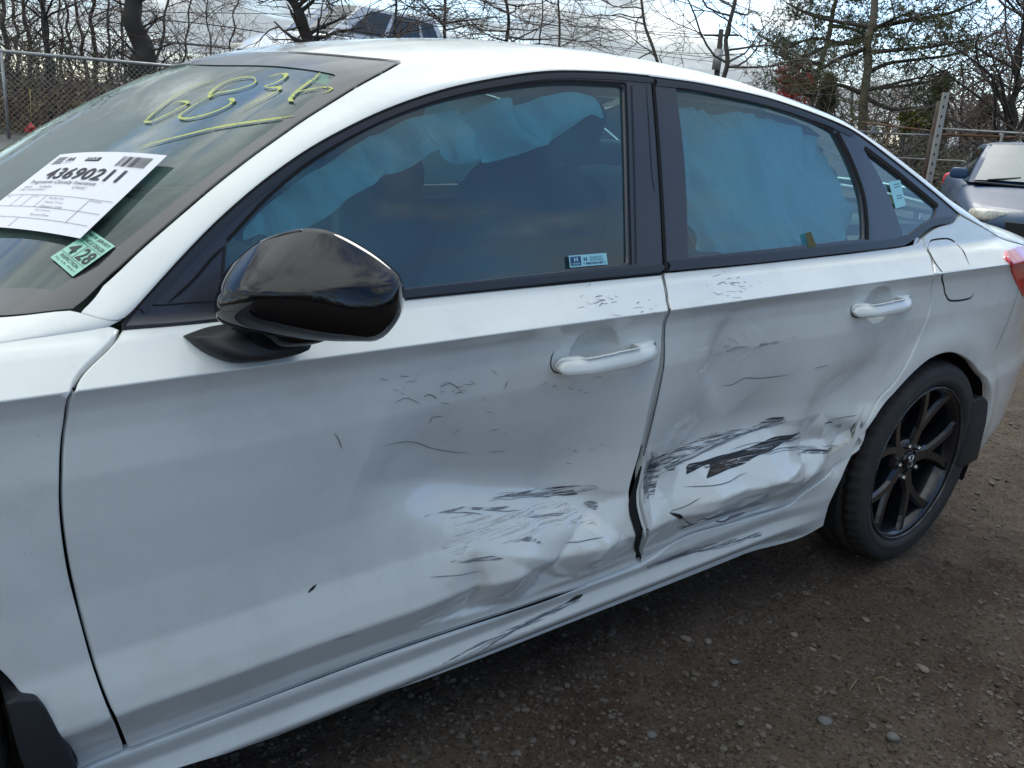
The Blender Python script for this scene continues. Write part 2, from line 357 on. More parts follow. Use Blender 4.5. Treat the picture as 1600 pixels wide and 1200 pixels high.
def dent(x, z):         # smooth (cubic) look-up in the table of dent depths
    x = np.asarray(x, float); z = np.asarray(z, float); a = (x-_DX0)/_DS; b = (z-_DZ0)/_DS
    ok = (a > 2) & (a < _DG.shape[1]-4) & (b > 2) & (b < _DG.shape[0]-4)
    if not np.any(ok): return np.zeros(x.shape)
    a = np.clip(a, 2, _DG.shape[1]-4); b = np.clip(b, 2, _DG.shape[0]-4); i = np.floor(a).astype(int); j = np.floor(b).astype(int); u = a-i; v = b-j
    def wts(t): return (-0.5*t+t*t-0.5*t**3, 1-2.5*t*t+1.5*t**3, 0.5*t+2*t*t-1.5*t**3, -0.5*t*t+0.5*t**3)
    wu, wv = wts(u), wts(v); r = 0.0
    for q in range(4):
        for p in range(4): r = r+wv[q]*wu[p]*_DG[j+q-1, i+p-1]
    return np.where(ok, r, 0.0)
def greenY(x, z):
    dz = z-zbelt(x)
    b = 0.070+0.035*np.clip(0.9-x, 0, 1)**1.3*1.2+0.02*np.clip(x-2.35, 0, 1)
    return b+0.37*dz+0.10*dz*np.abs(dz)
_bz = np.array([0.15, 0.239, 0.339, 0.534, 0.605, 0.742, 0.87, 0.95, 1.1])
_bk = np.array([0.52, 0.42, 0.34, 0.29, 0.32, 0.42, 0.46, 0.50, 0.6])
ARCH_R = 0.352
def sideY(x, z, dents=True):
    x = np.asarray(x, float); z = np.asarray(z, float)
    zc = zcrease(x); zb = zbelt(x)
    lo = np.interp(z-zc, _hh, _py)
    plain = 0.004+0.030*ss((0.36-z)/0.20); kx = ss((x-2.02)/0.30); lo = np.where(z-zc < -0.33, lo*(1-kx*ss((zc-z-0.33)/0.06))+plain*kx*ss((zc-z-0.33)/0.06), lo)
    mid = (z-zc)/(zb-zc)*0.068
    y = np.where(z < zc, lo, np.where(z < zb, mid, greenY(x, z)))
    # soft wide blend between ledge and greenhouse
    k = np.clip((z-zb+0.01)/0.02, 0, 1); y = np.where(np.abs(z-zb) < 0.01, (1-k)*mid+k*greenY(x, z), y)
    if dents: y = y+dent(x, z)
    y = y+np.interp(z, _bz, _bk)*np.clip(x-2.95, 0, 2)**2
    y = y+0.45*np.clip(-0.35-x, 0, 2)**2
    # crease fades into the rear quarter, arch flare
    r = np.hypot(x-2.735, z-0.318)
    fl = np.exp(-((r-0.37)/0.075)**4)*ss((z-0.30)/0.12)
    y = y-0.016*fl*(1-0.35*ss((r-0.37)/0.07))
    rf = np.hypot(x-0.0, z-0.318)
    y = y-0.006*np.exp(-((rf-0.40)/0.07)**4)*ss((z-0.30)/0.1)
    return y
class Side:
    """u = x, v = z above the shoulder crease"""
    base = 1
    def __init__(s, off=0.0, fn=sideY): s.off = off; s.fn = fn
    def P(s, u, v):
        u = np.asarray(u, float); z = v+zcrease(u); return np.stack([u, s.fn(u, z)+s.off, z], -1)
    def uv(s, pts):
        pts = np.atleast_2d(np.asarray(pts, float)); d = np.array([ray(a, b) for a, b in pts])
        t = (0.05-CY)/d[:, 1]
        for _ in range(60):
            X = CX+t*d[:, 0]; Z = CZ+t*d[:, 2]
            t2 = (s.fn(X, Z)+s.off-CY)/d[:, 1]; t = t+(t2-t)*0.7
        X = CX+t*d[:, 0]; Z = CZ+t*d[:, 2]
        return np.stack([X, Z-zcrease(X)], 1)
    out = -1
# base line of the roof / pillar surface: upper edge of the black window trim, on the side surface
TRIM_TOP = [(60, 600), (120, 560), (190, 511), (215, 478), (290, 395), (350, 335), (420, 276), (500, 222), (600, 172), (700, 138), (800, 118), (870, 111), (950, 113),
            (1018, 119), (1100, 131), (1200, 153), (1280, 180), (1335, 205), (1400, 253), (1460, 301), (1498, 333)]
_sd = Side(0.0, lambda x, z: sideY(x, z, False))
_tt = _sd.uv(TRIM_TOP[2:]); _o = np.array([_sd.P(a, b) for a, b in _tt])
OX = np.r_[-1.2, 0.15, _o[:, 0], 3.10, 3.30, 3.60, 3.75]
OZ = np.r_[0.76, 0.895, _o[:, 2], 0.985, 0.955, 0.93, 0.92]
_k = np.argsort(OX); OX = OX[_k]; OZ = OZ[_k]
def oz(x): return np.interp(x, OX, OZ)
def oy(x): return sideY(x, oz(x), False)
ZTX = np.array([-1.2, 0.0, 0.30, 0.47, 0.70, 0.90, 1.06, 1.25, 1.45, 1.70, 1.95, 2.20, 2.45, 2.70, 2.90, 3.05, 3.30, 3.6])
ZTZ = np.array([0.78, 0.89, 0.942, 1.026, 1.166, 1.275, 1.336, 1.377, 1.396, 1.400, 1.390, 1.362, 1.322, 1.240, 1.156, 1.088, 1.040, 1.01])
def _cub(X, Y):
    c = catmull(np.stack([X, Y], 1), 12); return c[:, 0], c[:, 1]
ZTXf, ZTZf = _cub(ZTX, ZTZ)
OXf = np.linspace(-1.2, 3.75, 700); OZf = _smooth(oz(OXf), 7); 
def oz(x): return np.interp(x, OXf, OZf)
OYf = sideY(OXf, OZf, False)
def oy(x): return np.interp(x, OXf, OYf)
PP, QQ = 3.0, 1.55
def topZ(x, y):
    yo = oy(x); zo = oz(x); s = np.clip((y-yo)/(0.9-yo), 0, 1); s = np.where(y > 0.9, np.clip((1.8-y-yo)/(0.9-yo), 0, 1), s)
    zt = np.maximum(np.interp(x, ZTXf, ZTZf), zo+0.02)
    return zo+(zt-zo)*(1-(1-s)**PP)**(1/QQ)
class Top:
    """u = x, v in 0..2: across the car, v = sqrt of the share of the half width"""
    out = 1
    def __init__(s, off=0.0): s.off = off
    def P(s, u, v):
        u = np.asarray(u, float); v = np.asarray(v, float); v = np.clip(v, 0, 2)
        vv = np.where(v > 1, 2-v, v); yo = oy(u); q = vv*vv
        y = yo+(0.9-yo)*q; y = np.where(v > 1, 1.8-y, y)
        p = np.stack([u, y, topZ(u, y)], -1)
        if s.off: p = p+s.off*np.array([-0.3, -0.25, 0.9])
        return p
    def uv(s, pts):
        o = []
        for a, b in np.atleast_2d(np.asarray(pts, float)):
            d = ray(a, b); t = np.linspace(0.5, 5, 3000); X = CX+t*d[0]; Y = CY+t*d[1]; Z = CZ+t*d[2]
            yo = oy(X); ok = (Y > yo) & (Y < 1.8-yo)
            g = np.where(ok, Z-topZ(X, Y), 1.0)
            # accept the first crossing, or the closest approach
            ok2 = np.where(ok & (g <= 0))[0]
            i = ok2[0] if len(ok2) else int(np.argmin(np.where(ok, g, 9)))
            x, y = X[i], Y[i]; yo = float(oy(x)); q = (y-yo)/(0.9-yo)
            v = math.sqrt(max(q, 0)) if y <= 0.9 else 2-math.sqrt(max((1.8-y-yo)/(0.9-yo), 0))
            o.append((x, v))
        return np.array(o)

def inset_poly(P, d):
    n = len(P); o = np.empty_like(P)
    A = 0.5*np.sum(P[:, 0]*np.roll(P[:, 1], -1)-np.roll(P[:, 0], -1)*P[:, 1]); sgn = 1 if A > 0 else -1
    for i in range(n):
        a = P[i]-P[i-1]; b = P[(i+1) % n]-P[i]
        a = a/(np.linalg.norm(a)+1e-12); b = b/(np.linalg.norm(b)+1e-12)
        na = np.array([-a[1], a[0]])*sgn; nb = np.array([-b[1], b[0]])*sgn
        m = na+nb; l = m@m
        m = m/l*2 if l > 0.3 else na
        o[i] = P[i]+m*d
    return o
def inside(px, py, P):
    c = np.zeros(px.shape, bool); n = len(P)
    for i in range(n):
        x1, y1 = P[i]; x2, y2 = P[(i+1) % n]
        if y1 == y2: continue
        m = ((y1 > py) != (y2 > py)) & (px < (x2-x1)*(py-y1)/(y2-y1)+x1); c ^= m
    return c
def edge_dist(px, py, P):
    d = np.full(px.shape, 1e9)
    for i in range(len(P)):
        a = P[i]; b = P[(i+1) % len(P)]; ab = b-a; l2 = ab@ab+1e-18
        t = np.clip(((px-a[0])*ab[0]+(py-a[1])*ab[1])/l2, 0, 1)
        d = np.minimum(d, np.hypot(px-a[0]-t*ab[0], py-a[1]-t*ab[1]))
    return d
def surf_normal(sf, u, v, e=0.0015):
    a = sf.P(u+e, v)-sf.P(u-e, v); b = sf.P(u, v+e)-sf.P(u, v-e); n = np.cross(a, b)
    n /= np.linalg.norm(n, axis=-1)[..., None]+1e-15; return n
def outline(parts, sf, res, uvmode=False):
    """parts: list of pixel polylines (smoothed each, joined by straight lines) -> uv polygon"""
    o = []
    for p in parts:
        q = np.array(p[1], float) if p[0] == 'uv' else (np.array(p, float) if uvmode else sf.uv(p))
        o.append(catmull(q, 10) if len(q) > 2 else q)
    P = np.vstack(o); P = resample(np.vstack([P, P[:1]]), res)[:-1]
    keep = [0]
    for i in range(1, len(P)):
        if np.linalg.norm(P[i]-P[keep[-1]]) > res*0.35: keep.append(i)
    P = P[keep]
    if np.linalg.norm(P[0]-P[-1]) < res*0.35: P = P[:-1]
    A = 0.5*np.sum(P[:, 0]*np.roll(P[:, 1], -1)-np.roll(P[:, 0], -1)*P[:, 1])
    return P if A > 0 else P[::-1].copy()
def panel(name, parts, sf, m, parent, res=0.012, off=0.0, flange=0.012, bev=0.0012, gap=0.0, uvmode=False, holes=(), extra_rows=(), lift=None):
    """a sheet-metal panel cut out of a body surface, with a turned-in edge"""
    P = outline(parts, sf, res, uvmode)
    if gap: P = inset_poly(P, gap)
    H = [outline(h, sf, res, uvmode) for h in holes]
    u0, v0 = P.min(0); u1, v1 = P.max(0)
    gu = np.arange(u0+res*0.5, u1, res); gv = np.arange(v0+res*0.5, v1, res)
    if len(extra_rows): gv = np.array([g for g in gv if min(abs(g-e) for e in extra_rows) > res*0.4]+list(extra_rows)); gv.sort()
    U, V = np.meshgrid(gu, gv); U = U.ravel().copy(); V = V.ravel()
    near = np.zeros(U.shape, bool)
    for e_ in extra_rows: near |= np.abs(V-e_) < 1e-9
    U += np.where(near, 0.0, 1.0)*np.where((np.searchsorted(gv, V) % 2) == 0, res*0.25, -res*0.25)
    k = inside(U, V, P); U, V = U[k], V[k]; k = edge_dist(U, V, P) > res*0.45
    for h in H: k &= ~inside(U, V, h); k &= edge_dist(U, V, h) > res*0.45
    U, V = U[k], V[k]
    loops = [inset_poly(P, bev)] + [inset_poly(h, -bev) for h in H]
    pts = np.vstack(loops+[np.stack([U, V], 1)])
    edges = []; b = 0; faces = [list(range(len(loops[0])))]
    for L in loops:
        n = len(L); edges += [(b+i, b+(i+1) % n) for i in range(n)]; b += n
    vo, eo, fo, _, _, _ = delaunay_2d_cdt([Vector(p) for p in pts], edges, [], 1 if not H else 0, 1e-7)
    q = np.array([(v.x, v.y) for v in vo])
    cen = np.array([q[list(f)].mean(0) for f in fo]); kk = inside(cen[:, 0], cen[:, 1], loops[0])
    for h in loops[1:]: kk &= ~inside(cen[:, 0], cen[:, 1], h)
    fo = [tuple(f) for f, g in zip(fo, kk) if g]
    X = sf.P(q[:, 0], q[:, 1]); n = surf_normal(sf, q[:, 0], q[:, 1])*1.0
    if sf.out < 0: pass
    X = X+n*off
    if lift is not None:
        def lp(u, v): return sf.P(u, v)+n*lift(u, v)[:, None]
        ee = 0.002; nn_ = np.cross(lp(q[:, 0]+ee, q[:, 1])-lp(q[:, 0]-ee, q[:, 1]), lp(q[:, 0], q[:, 1]+ee)-lp(q[:, 0], q[:, 1]-ee)); nn_ /= np.linalg.norm(nn_, axis=1)[:, None]
        X = X+n*lift(q[:, 0], q[:, 1])[:, None]; n = nn_
    VV = [X]; NN = [n]; nb = len(X); fl = list(fo)
    if flange > 0:
        from_kd = {}
        b = 0
        for li, (L0, L1) in enumerate(zip(loops, [P]+H)):
            nL = len(L0)
            idx = [int(np.argmin(np.hypot(q[:, 0]-a[0], q[:, 1]-a[1]))) for a in L0]
            A = sf.P(L1[:, 0], L1[:, 1]); na = surf_normal(sf, L1[:, 0], L1[:, 1])
            A = A+na*off
            if lift is not None: A = A+na*lift(L1[:, 0], L1[:, 1])[:, None]
            inn = sf.P(L0[:, 0], L0[:, 1])+na*off; inn2 = A-inn; inn2 /= np.linalg.norm(inn2, axis=1)[:, None]+1e-12
            r1 = A-na*bev; r2 = A-na*max(flange, bev*1.5)
            n1 = na+inn2; n1 /= np.linalg.norm(n1, axis=1)[:, None]
            base = sum(len(v) for v in VV); VV += [r1, r2]; NN += [n1, inn2]
            flip = (li > 0)
            for i in range(nL):
                j = (i+1) % nL
                for (a, b_, c, d) in ((idx[i], idx[j], base+j, base+i), (base+i, base+j, base+nL+j, base+nL+i)):
                    fl.append((a, d, c, b_) if not flip else (a, b_, c, d)[::1])
    # fix winding with the normals
    VA = np.vstack(VV); NA = np.vstack(NN); out = []
    for f in fl:
        f = list(dict.fromkeys(f))
        if len(f) < 3: continue
        a, b_, c = VA[f[0]], VA[f[1]], VA[f[2]]; fn = np.cross(b_-a, c-a)
        if fn@(NA[f].sum(0)) < 0: f = f[::-1]
        out.append(tuple(f))
    return mesh(name, VA, out, parent, m, True, NA)
def strip(name, px, sf, m, parent, wd=0.002, off=0.001, taper=True, hgt=None, uvpts=None, wpx=None):
    """thin raised ribbon following a polyline on a body surface"""
    q = uvpts if uvpts is not None else sf.uv(px)
    q = catmull(q, 6) if len(q) > 2 else resample(q, 0.01)
    T = np.gradient(q, axis=0); T /= np.linalg.norm(T, axis=1)[:, None]+1e-12; Nn = np.stack([-T[:, 1], T[:, 0]], 1)
    k = len(q); s = np.linspace(0, 1, k)
    ww = np.interp(s, np.linspace(0, 1, len(wd)), wd) if hasattr(wd, '__len__') else np.full(k, wd)
    if taper: ww = ww*(0.12+0.88*np.clip(np.minimum(s, 1-s)*6, 0, 1))
    A = q+Nn*ww[:, None]; B = q-Nn*ww[:, None]
    PA = sf.P(A[:, 0], A[:, 1]); PB = sf.P(B[:, 0], B[:, 1]); PM = sf.P(q[:, 0], q[:, 1]); n = surf_normal(sf, q[:, 0], q[:, 1])
    PA = PA+n*off; PB = PB+n*off; PM = PM+n*(off*1.4 if hgt is None else hgt)
    V = np.vstack([PA, PM, PB]); Fc = []
    for i in range(k-1): Fc += [(i, i+1, k+i+1, k+i), (k+i, k+i+1, 2*k+i+1, 2*k+i)]
    N3 = np.vstack([n, n, n]); out = []
    for f in Fc:
        a, b_, c = V[f[0]], V[f[1]], V[f[2]]
        out.append(f if np.cross(b_-a, c-a)@n[f[0] % k] > 0 else f[::-1])
    return mesh(name, V, out, parent, m, True, N3)
def multi(name, objs, parent, m):
    """join several freshly made meshes into one"""
    bm = bmesh.new()
    for o in objs: bm.from_mesh(o.data); me = o.data; bpy.data.objects.remove(o); bpy.data.meshes.remove(me)
    return bmobj(name, bm, parent, m, recalc=False)
# ------------------------------------------------------------------ the white car
CAR = empty('white_sedan', (1.4, 0.9, 0.0), label='white four door sedan with crushed dented doors and black wheels parked on the dirt', cat='car')
SF = Side(); TP = Top()
HR = (-.03, -.024, -.018, -.013, -.009, -.006, -.0035, -.0018, 0.0, .0018, .0035, .006, .010, .015)            # finer mesh rows near the shoulder crease
D_FRONT = [[(191, 513), (172, 541), (119, 601), (105, 660), (99, 720), (99, 800), (109, 880), (126, 950), (161, 1070), (201, 1171)],
           [(201, 1171), (540, 1041), (700, 985), (820, 946)], [(820, 946), (850, 935), (905, 917), (997, 881)],
           [(997, 881), (999, 850), (990, 800), (984, 766), (1002, 700), (1019, 620), (1034, 550), (1044, 487)],
           [(1044, 487), (1040, 455), (1036, 428)], [(1036, 428), (640, 466), (340, 500), (191, 513)]]
D_REAR = [[(1038, 426), (1043.5, 460), (1047.5, 487)], [(1047.5, 487), (1038, 570), (1024, 650), (1010, 720), (1005, 790), (1004, 869)],
          [(1004, 869), (1068, 837), (1145, 814), (1223, 790), (1261, 763), (1300, 725.5), (1338, 698)],
          [(1338, 698), (1351.5, 661), (1374, 621), (1400, 593.5), (1427, 546), (1453, 480), (1460, 427)],
          [(1460, 427), (1453, 398), (1443, 372)], [(1443, 372), (1415, 385), (1200, 410), (1038, 426)]]
front_door = panel('front_door', D_FRONT, SF, PAINT, CAR, res=0.0062, gap=0.0008, flange=0.02, bev=0.0025, extra_rows=HR)
rear_door = panel('rear_door', D_REAR, SF, PAINT, CAR, res=0.0058, gap=0.0008, flange=0.02, bev=0.0025, extra_rows=HR)
front_door['label'] = 'white front door pushed in low down with grey rub marks'
rear_door['label'] = 'white rear door crumpled with a black scrape'
def uvz(x, z): return (x, z-float(zcrease(x)))
FEN = [[(186, 514), (166, 541), (113, 601), (99, 662), (93, 722), (93, 800), (103, 881), (120, 951), (155, 1071), (194, 1170)],
       [(194, 1172), (135, 1197), (112, 1207)],
       ('uv', [uvz(.405, .27), uvz(.385, .34), uvz(.352, .41), uvz(.30, .51), uvz(.19, .62), uvz(0, .676), uvz(-.2, .62), uvz(-.33, .46), uvz(-.36, .24)]),
       ('uv', [uvz(-.36, .24), uvz(-.9, .24)]), ('uv', [uvz(-.9, .24), uvz(-.9, float(oz(-.9)))]), ('uv', [uvz(x, float(oz(x))+.006) for x in np.linspace(-.9, .488, 12)])]
fender = panel('front_fender', FEN, SF, PAINT, CAR, res=0.012, flange=0.02, bev=0.0025, extra_rows=HR)
QTR = [[(196, 1178), (540, 1047), (820, 953), (1000, 887)], [(1000, 887), (1068, 841), (1145, 818), (1226, 794), (1264, 767), (1302, 729), (1341, 702)],
       [(1341, 702), (1354, 664), (1376, 623), (1402, 595), (1429, 548), (1455, 480), (1462, 427)], [(1462, 427), (1455, 398), (1445, 371)],
       [(1445, 371), (1465, 356), (1492, 347), (1500, 336)],
       ('uv', [uvz(x, float(oz(x))) for x in np.linspace(3.0, 3.74, 8)]), ('uv', [uvz(3.74, .92), uvz(3.74, .25)]), ('uv', [uvz(3.74, .25), uvz(3.13, .235)]),
       ('uv', [uvz(3.13, .235), uvz(3.120, .30), uvz(3.112, .36), uvz(3.094, .44), uvz(3.062, .505), uvz(3.01, .565)]), [(1530, 580), (1521, 568), (1500, 554), (1480, 551), (1455, 560), (1430, 580), (1400, 612), (1370, 650), (1330, 715), (1302, 775), (1292, 802), (1287, 822)],
       [(1287, 822), (1200, 856), (900, 971), (600, 1085), (291, 1198), (60, 1290)], [(60, 1290), (60, 1240), (140, 1202), (196, 1178)]]
quarter = panel('sill_and_quarter_panel', QTR, SF, PAINT, CAR, res=0.0105, flange=0.025, bev=0.003, extra_rows=HR)

# painted jambs that show in the gaps between the panels
JAMB = Side(0.0, lambda x, z: sideY(x, z, False))
strip('door_jamb', [(1043, 475), (1046, 490), (1037, 560), (1020, 640), (1006, 700)], JAMB, PAINT, rear_door, wd=0.012, off=-0.013, taper=False)
strip('door_jamb', [(1441, 372), (1457, 427), (1452, 480), (1427, 546), (1400, 593), (1374, 621), (1352, 661), (1338, 698), (1299, 725), (1262, 763), (1224, 789), (1145, 813), (1068, 837), (1006, 872)], JAMB, PAINT, quarter, wd=0.02, off=-0.007, taper=False)
# ---- windscreen, roof, bonnet on the top surface
WPX = [(116, 484), (160, 444), (207, 401), (300, 320), (400, 240), (475, 187), (550, 140), (595, 115), (625, 98)]
WL = TP.uv(WPX); HD = TP.uv([(625, 97), (560, 89.5), (500, 84), (450, 81), (400, 80)])
HD = np.array([(u, v) for u, v in HD if v < 0.97]); HD = np.vstack([HD, [(HD[-1][0]-.002, 1.0)]])
def mir(A): A = np.array(A)[::-1].copy(); A[:, 1] = 2-A[:, 1]; return A
COWL = np.array([WL[0], (0.371, 0.262), (0.25, 0.45), (0.14, 0.7), (0.10, 1.0)])
header_uv = np.vstack([HD, mir(HD)[1:]]); cowl_uv = np.vstack([COWL, mir(COWL)[1:]])
left_uv = WL; right_uv = mir(WL)
WOUT = [('uv', left_uv), ('uv', header_uv), ('uv', right_uv), ('uv', cowl_uv[::-1])]
windscreen = panel('windscreen', WOUT, TP, SCREEN, CAR, res=0.02, off=-0.001, flange=0.0, gap=0.001)
INL = TP.uv([(87, 454), (130, 424), (180, 391), (227, 352), (300, 295), (400, 220), (475, 165), (525, 118)]); _im = TP.uv([(490, 111), (440, 105)]); INT = np.array([INL[-1], _im[0], _im[1], (_im[1][0]-.012, 1.0)])
INB = np.array([INL[0], (0.395, 0.40), (0.30, 0.55), (0.20, 0.8), (0.18, 1.0)])
HOLE = [('uv', INL), ('uv', np.vstack([INT, mir(INT)[1:]])), ('uv', mir(INL)), ('uv', np.vstack([INB, mir(INB)[1:]])[::-1])]
panel('frit_band', WOUT, TP, FRIT, windscreen, res=0.02, off=0.0008, flange=0.0, gap=0.001, holes=[HOLE])
hdr = TP.uv([(626, 97.5), (560, 91), (500, 85.5), (450, 82.5), (400, 81)])
strip('header_seal', None, TP, RUBBER, windscreen, wd=0.0035, off=0.002, uvpts=np.array([(u, v) for u, v in hdr if v < .95]))
strip('side_seal', None, TP, RUBBER, windscreen, wd=0.0016, off=0.002, uvpts=WL+np.array([0, .002]))
ROOF = [('uv', [(0.515, 0.0), (0.49, .09), WL[0]+np.array([.006, -.02])]), ('uv', WL[1:]+np.array([.0, -.006])), ('uv', header_uv+np.array([.004, 0])), ('uv', mir(WL[1:])+np.array([0, .006])),
        ('uv', [(0.46, 1.85), (0.49, 1.91), (0.515, 2.0)]), ('uv', [(0.515, 2.0), (3.0, 2.0)]), ('uv', [(3.0, 2.0), (3.0, 0.0)]), ('uv', [(3.0, 0.0), (0.515, 0.0)])]
RWIN = [('uv', [(2.36, 0.50), (2.33, 0.75), (2.32, 1.0), (2.33, 1.25), (2.36, 1.50)]), ('uv', [(2.36, 1.5), (2.92, 1.56)]), ('uv', [(2.92, 1.56), (2.98, 1.0), (2.92, 0.44)]), ('uv', [(2.92, .44), (2.36, .50)])]
roof = panel('roof_and_pillar_panel', ROOF, TP, PAINT, CAR, res=0.016, flange=0.008, bev=0.0015, holes=[RWIN])
panel('rear_window', RWIN, TP, SCREEN, CAR, res=0.03, off=-0.002, flange=0)
BOOT = [('uv', [(3.004, 0.0), (3.66, 0.0)]), ('uv', [(3.66, 0.0), (3.66, 2.0)]), ('uv', [(3.66, 2.0), (3.004, 2.0)]), ('uv', [(3.004, 2.0), (3.004, 0.0)])]
panel('boot_lid', BOOT, TP, PAINT, CAR, res=0.03, flange=0.02)
BON = [('uv', [(0.512, 0.0), (0.488, .088), WL[0]+np.array([.003, -.02])]), ('uv', cowl_uv+np.array([-.006, 0])), ('uv', [(0.45, 1.85), (0.485, 1.91), (0.505, 2.0)]), ('uv', [(.505, 2.0), (-.9, 2.0)]), ('uv', [(-.9, 2.0), (-.9, 0.0)]), ('uv', [(-.9, 0), (.505, 0)])]
panel('bonnet', BON, TP, PAINT, CAR, res=0.022, flange=0.004, bev=0.0004)
box('front_bumper', (-0.93, 0.9, 0.5), (0.12, 1.3, 0.5), CAR, PAINT, bev=0.04)

# ---- window frames, glass
GF = [[(352, 384), (425, 305), (505, 243), (600, 191), (700, 156), (800, 138), (880, 131), (973, 134)], [(974, 136), (979, 300), (981, 413)], [(981, 413), (640, 450), (351, 480)], [(351, 480), (352, 384)]]
FRF = [TRIM_TOP[2:13]+[(1014, 119)], [(1017, 126), (1028, 260), (1035, 414)], [(1035, 426), (640, 464), (340, 499), (191, 511)]]
frame_f = panel('window_frame', FRF, SF, PILLAR, front_door, res=0.013, off=0.001, holes=[GF], flange=0.014, bev=0.001)
GR = [[(1056, 139), (1120, 147), (1200, 165), (1270, 190), (1303, 206)], [(1303, 206), (1325, 250), (1343, 300), (1349, 340), (1350, 373)], [(1350, 373), (1200, 389), (1075, 402)], [(1075, 402), (1070, 260), (1056, 139)]]
GQ = [[(1350, 235), (1400, 273), (1463, 325)], [(1463, 325), (1460, 338), (1450, 346)], [(1450, 346), (1412, 371)], [(1412, 371), (1398, 330), (1376, 280), (1350, 235)]]
FRR = [[(1022, 121), (1100, 132), (1200, 154), (1280, 181), (1335, 206), (1400, 254), (1460, 302), (1497, 334)], [(1497, 334), (1490, 346), (1462, 353)], [(1455, 355), (1418, 381), (1400, 386)], [(1400, 386), (1200, 409), (1042, 424)], [(1042, 424), (1034, 270), (1022, 121)]]
frame_r = panel('window_frame', FRR, SF, PILLAR, rear_door, res=0.013, off=0.001, holes=[GR, GQ], flange=0.014, bev=0.001)
GFo = [[(345, 384), (422, 300), (503, 238), (600, 186), (700, 151), (800, 133), (880, 126), (978, 129)], [(979, 136), (984, 300), (986, 418)], [(986, 418), (640, 455), (345, 486)], [(345, 486), (345, 384)]]
side_window = panel('side_window', GFo, SF, SIDEGLASS, front_door, res=0.02, off=-0.006, flange=0)
GRo = [[(1052, 134), (1120, 142), (1200, 160), (1275, 186), (1308, 203)], [(1308, 203), (1330, 250), (1348, 300), (1354, 340), (1355, 377)], [(1355, 377), (1200, 394), (1071, 406)], [(1071, 406), (1066, 260), (1052, 134)]]
rear_glass = panel('side_window', GRo, SF, SIDEGLASS, rear_door, res=0.02, off=-0.006, flange=0)
GQo = [[(1345, 231), (1400, 269), (1468, 325)], [(1468, 325), (1463, 341), (1450, 350)], [(1450, 350), (1408, 376)], [(1408, 376), (1394, 330), (1372, 280), (1345, 231)]]
quarter_glass = panel('quarter_window', GQo, SF, SIDEGLASS, rear_door, res=0.02, off=-0.004, flange=0)
def xs(pts, dx=0, dy=0): return [(a+dx, b+dy) for a, b in pts]
# raised mouldings and seals (front)
TT = TRIM_TOP[2:13]+[(1012, 118.5)]
strip('roof_edge_shade', xs(TT, 1, 1.5), SF, VOIDM, frame_f, wd=0.0022, off=0.0022, taper=False)  # dark ribbon painted for the shadow along the roof edge
strip('upper_moulding', xs(TT[1:], 6, 8), SF, BLACKTRIM, frame_f, wd=0.0052, off=0.0025, hgt=0.008, taper=False)
strip('glass_seal', [(355, 376), (425, 302), (505, 240), (600, 187.5), (700, 152.5), (800, 134.5), (880, 127.5), (976, 131)], SF, VOIDM, frame_f, wd=0.0026, off=0.0026, taper=False)
strip('glass_seal', [(977, 131), (982, 300), (985, 414)], SF, VOIDM, frame_f, wd=0.0022, off=0.0022, taper=False)
strip('guide_channel', [(986, 134), (991, 300), (993, 412)], SF, BLACKTRIM, frame_f, wd=0.0022, off=0.0015, hgt=0.004, taper=False)
strip('belt_moulding', [(342, 489), (500, 474), (640, 459), (850, 438), (1034, 418)], SF, BLACKTRIM, frame_f, wd=0.0062, off=0.003, hgt=0.009, taper=False)
strip('belt_seal_line', [(345, 496), (640, 466.5), (1034, 426.5)], SF, VOIDM, frame_f, wd=0.0015, off=0.0028, taper=False)
strip('division_bar', [(351, 385), (347, 430), (346, 484)], SF, RUBBER, frame_f, wd=0.0022, off=0.0022, hgt=0.004, taper=False)
strip('sail_panel_line', [(262, 474), (300, 440), (330, 405), (352, 384)], SF, VOIDM, frame_f, wd=0.0022, off=0.0018)
strip('sail_panel_line', [(195, 508), (220, 480), (255, 477), (290, 474), (342, 470)], SF, VOIDM, frame_f, wd=0.001, off=0.0018)
# rear
TR = FRR[0]
strip('roof_edge_shade', xs(TR, 1, 1.5), SF, VOIDM, frame_r, wd=0.0026, off=0.0022, taper=False)
strip('upper_moulding', xs([(1024, 121), (1100, 131), (1200, 153), (1280, 180), (1332, 203)], -1, 8), SF, BLACKTRIM, frame_r, wd=0.0068, off=0.0025, hgt=0.008, taper=False)
strip('glass_seal', xs(GR[0], 1, -3), SF, VOIDM, frame_r, wd=0.0038, off=0.0026, taper=False)
strip('glass_seal', xs(GR[1], 4, 1), SF, VOIDM, frame_r, wd=0.0075, off=0.0026, hgt=0.005, taper=False)
strip('quarter_seal', xs(GQ[0], 1, -3), SF, VOIDM, frame_r, wd=0.0065, off=0.0026, hgt=0.004, taper=False)
strip('belt_moulding', [(1043, 416), (1200, 402), (1360, 384), (1402, 379)], SF, BLACKTRIM, frame_r, wd=0.0095, off=0.003, hgt=0.009, taper=False)
strip('belt_moulding', [(1400, 379), (1424, 370), (1456, 349), (1488, 343)], SF, BLACKTRIM, frame_r, wd=0.009, off=0.003, hgt=0.008, taper=False)
# pillar gap
strip('pillar_gap', [(1019, 121), (1030, 265), (1038, 424)], SF, VOIDM, frame_r, wd=0.0042, off=0.003, taper=False)
strip('pillar_seam', [(1009, 133), (1017, 260), (1022, 300)], SF, VOIDM, frame_r, wd=0.0007, off=0.0018)

